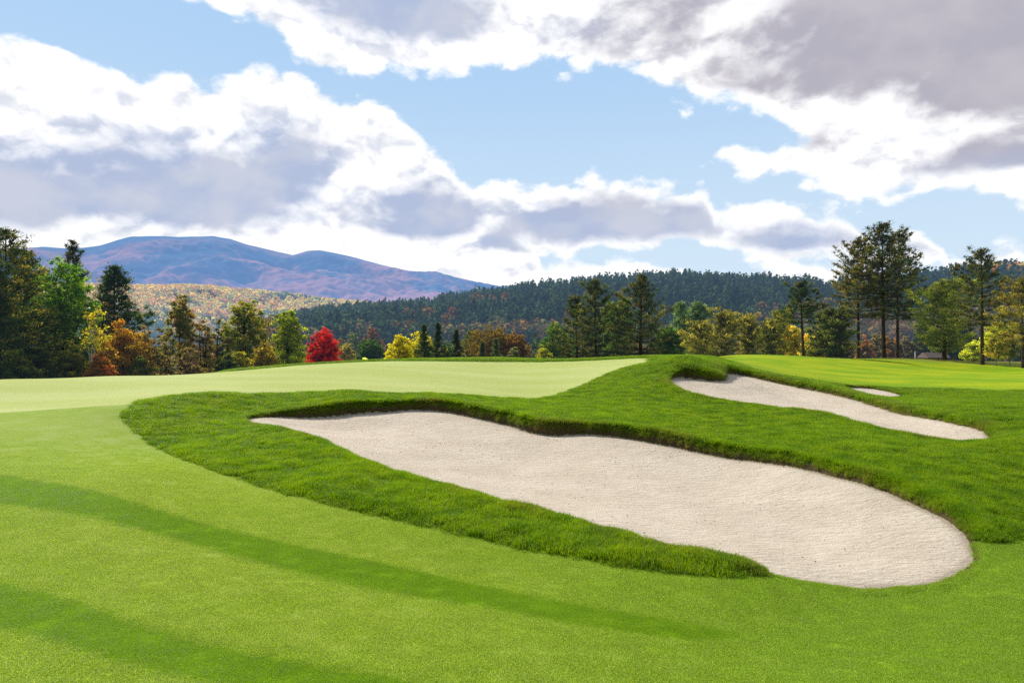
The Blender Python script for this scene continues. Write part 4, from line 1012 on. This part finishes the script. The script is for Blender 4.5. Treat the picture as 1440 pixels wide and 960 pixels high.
E = above([(-700,-400),(-100,-120),(150,-40),(280,4),(340,20),(400,64),(430,92),(490,104),(560,104),(640,98),(700,88),(790,92),(850,98),(905,110),(935,128),(990,142),(1060,148),(1090,160),(1120,182),(1250,192),(1440,196),(2200,190)])
E2 = mn(below([(900,330),(1000,232),(1020,206),(1080,206),(1140,180),(1200,120),(1440,100),(2200,100)]), above([(950,215),(1010,222),(1050,244),(1130,258),(1190,262),(1240,276),(1330,262),(1440,266),(2200,270)]))
W = n.math('ADD', .0, 0.0)
D = mx(mx(mx(A, B), mx(L, n.math('SUBTRACT', E, .0))), E2)
behind = n.rng(Y_, .25, -.1)                     # scattered cloud elsewhere in the sky
over = n.rng(TT, .62, .9)
gap = n.math('MULTIPLY_ADD', n.noise(vv, 2.2, 3, .5), .5, -.27)
D = n.mix(mx(behind, over), n('ShaderNodeCombineXYZ', {0: D}).outputs[0], n('ShaderNodeCombineXYZ', {0: gap}).outputs[0])
D = n('ShaderNodeSeparateXYZ', {0: D}).outputs[0]
Dc = mn(D, .06)
den = n.math('ADD', Dc, n.math('MULTIPLY', n.math('SUBTRACT', nz, .5), .14))
den_up = n.math('ADD', Dc, n.math('MULTIPLY', n.math('SUBTRACT', nz_up, .5), .14))
alpha = n.rng(den, -.004, .017)
relief = n.rng(n.math('SUBTRACT', den_up, den), -.03, .035, -.5, .5)
ells = [(230,280,270,105,46,1.3),(400,250,95,95,60,1.2),(10,285,150,100,45,1.2),(600,318,95,72,24,1.45),(520,300,80,40,24,.6),(835,338,175,68,22,1.6),(950,325,70,60,32,1.3),(705,338,45,38,18,.9),(1120,345,125,42,22,1.15),(1305,358,50,34,16,1.1),
        (560,15,150,110,48,1.25),(850,50,110,80,40,.6),(1280,55,290,200,80,1.6),(1450,110,240,200,60,1.5),(1420,222,190,50,22,1.15),(1080,112,110,60,40,.8),(950,40,90,80,45,.7),(1150,200,120,40,30,.35)]
G = None
for (ex, ey, ea, et, eb, w) in ells:
    a0, t0 = azt(ex, ey); ra = ea/F*math.cos(a0)**2; k = math.cos(a0)/F
    dx = n.math('MULTIPLY_ADD', AZ, 1/ra, -a0/ra); dt = n.math('SUBTRACT', TT, t0)
    dy = mx(n.math('MULTIPLY', dt, 1/(et*k)), n.math('MULTIPLY', dt, -1/(eb*k)))
    e = n.math('MULTIPLY', n.math('SUBTRACT', 1.2, n.math('SQRT', n.math('ADD', n.math('MULTIPLY', dx, dx), n.math('MULTIPLY', dy, dy)))), w)
    G = e if G is None else mx(G, e)
G = mx(G, n.math('MULTIPLY', mx(behind, over), n.rng(den, .02, .2)))
gn = n.math('MULTIPLY', n.math('SUBTRACT', n.noise(warp, 9, 4, .45), .5), 1.1)
Gs = n.rng(n.math('ADD', n.math('ADD', G, gn), n.math('MULTIPLY', relief, .6)), -.05, .85)
edge = n.rng(n.math('MULTIPLY_ADD', den, .5, n.math('MULTIPLY', D, .5)), .006, .030)
Gs = n.math('MULTIPLY', Gs, edge)
warmgrey = n.math('MULTIPLY', n.rng(AZ, -.15, .3), n.rng(TT, .16, .26))
grey = n.mix(warmgrey, (.45,.53,.73), (.47,.455,.53))
grey2 = n.mix(n.rng(n.math('SUBTRACT', n.noise(warp, 9, 4, .5), n.math('MULTIPLY', relief, .15)), .35, .7), grey, n.mix(warmgrey, (.60,.64,.76), (.55,.53,.59)))
white = n.mix(n.rng(relief, -.1, .45), (1.12,1.12,1.13), (.86,.88,.93))
ccol = n.mix(Gs, white, grey2)
sky = n('ShaderNodeTexSky', sky_type='NISHITA')
sky.sun_disc = False; sky.sun_elevation = SUN_EL; sky.sun_rotation = SUN_AZ; sky.air_density = 1.0; sky.dust_density = .6; sky.ozone_density = 1.2
nis = n('ShaderNodeVectorMath', {0: sky.outputs[0], 'Scale': .10}, operation='SCALE').outputs[0]
nis = n.mix(1.0, nis, (1.0, 1.0, 1.0), 'MULTIPLY')

front = n.mix(n.rng(TT, .02, .48), (.67,.82,.96), (.42,.64,.92))
fw = n.math('MULTIPLY', n.math('SUBTRACT', 1.0, n.rng(TT, .6, 1.4)), n.rng(Y_, -.2, .4))
blue = n.mix(n.math('MULTIPLY', fw, .97), nis, front)
ccol2 = n.mix(n.math('SUBTRACT', 1.0, fw), ccol, n.mix(1.0, ccol, (.6,.6,.62), 'MULTIPLY'))
tot = n.mix(alpha, blue, ccol2)
below_h = n.rng(Z_, -.02, .0)
tot = n.mix(below_h, (.12,.14,.12), tot)
bg = n('ShaderNodeBackground', {'Color': tot, 'Strength': 1.0})
n('ShaderNodeOutputWorld', {'Surface': bg.outputs[0]})

scene.view_settings.view_transform = 'Standard'; scene.view_settings.look = 'None'
scene.cycles.use_denoising = False
scene.view_settings.exposure = 0; scene.view_settings.gamma = 1
print('done', round(time.time()-T0, 1))
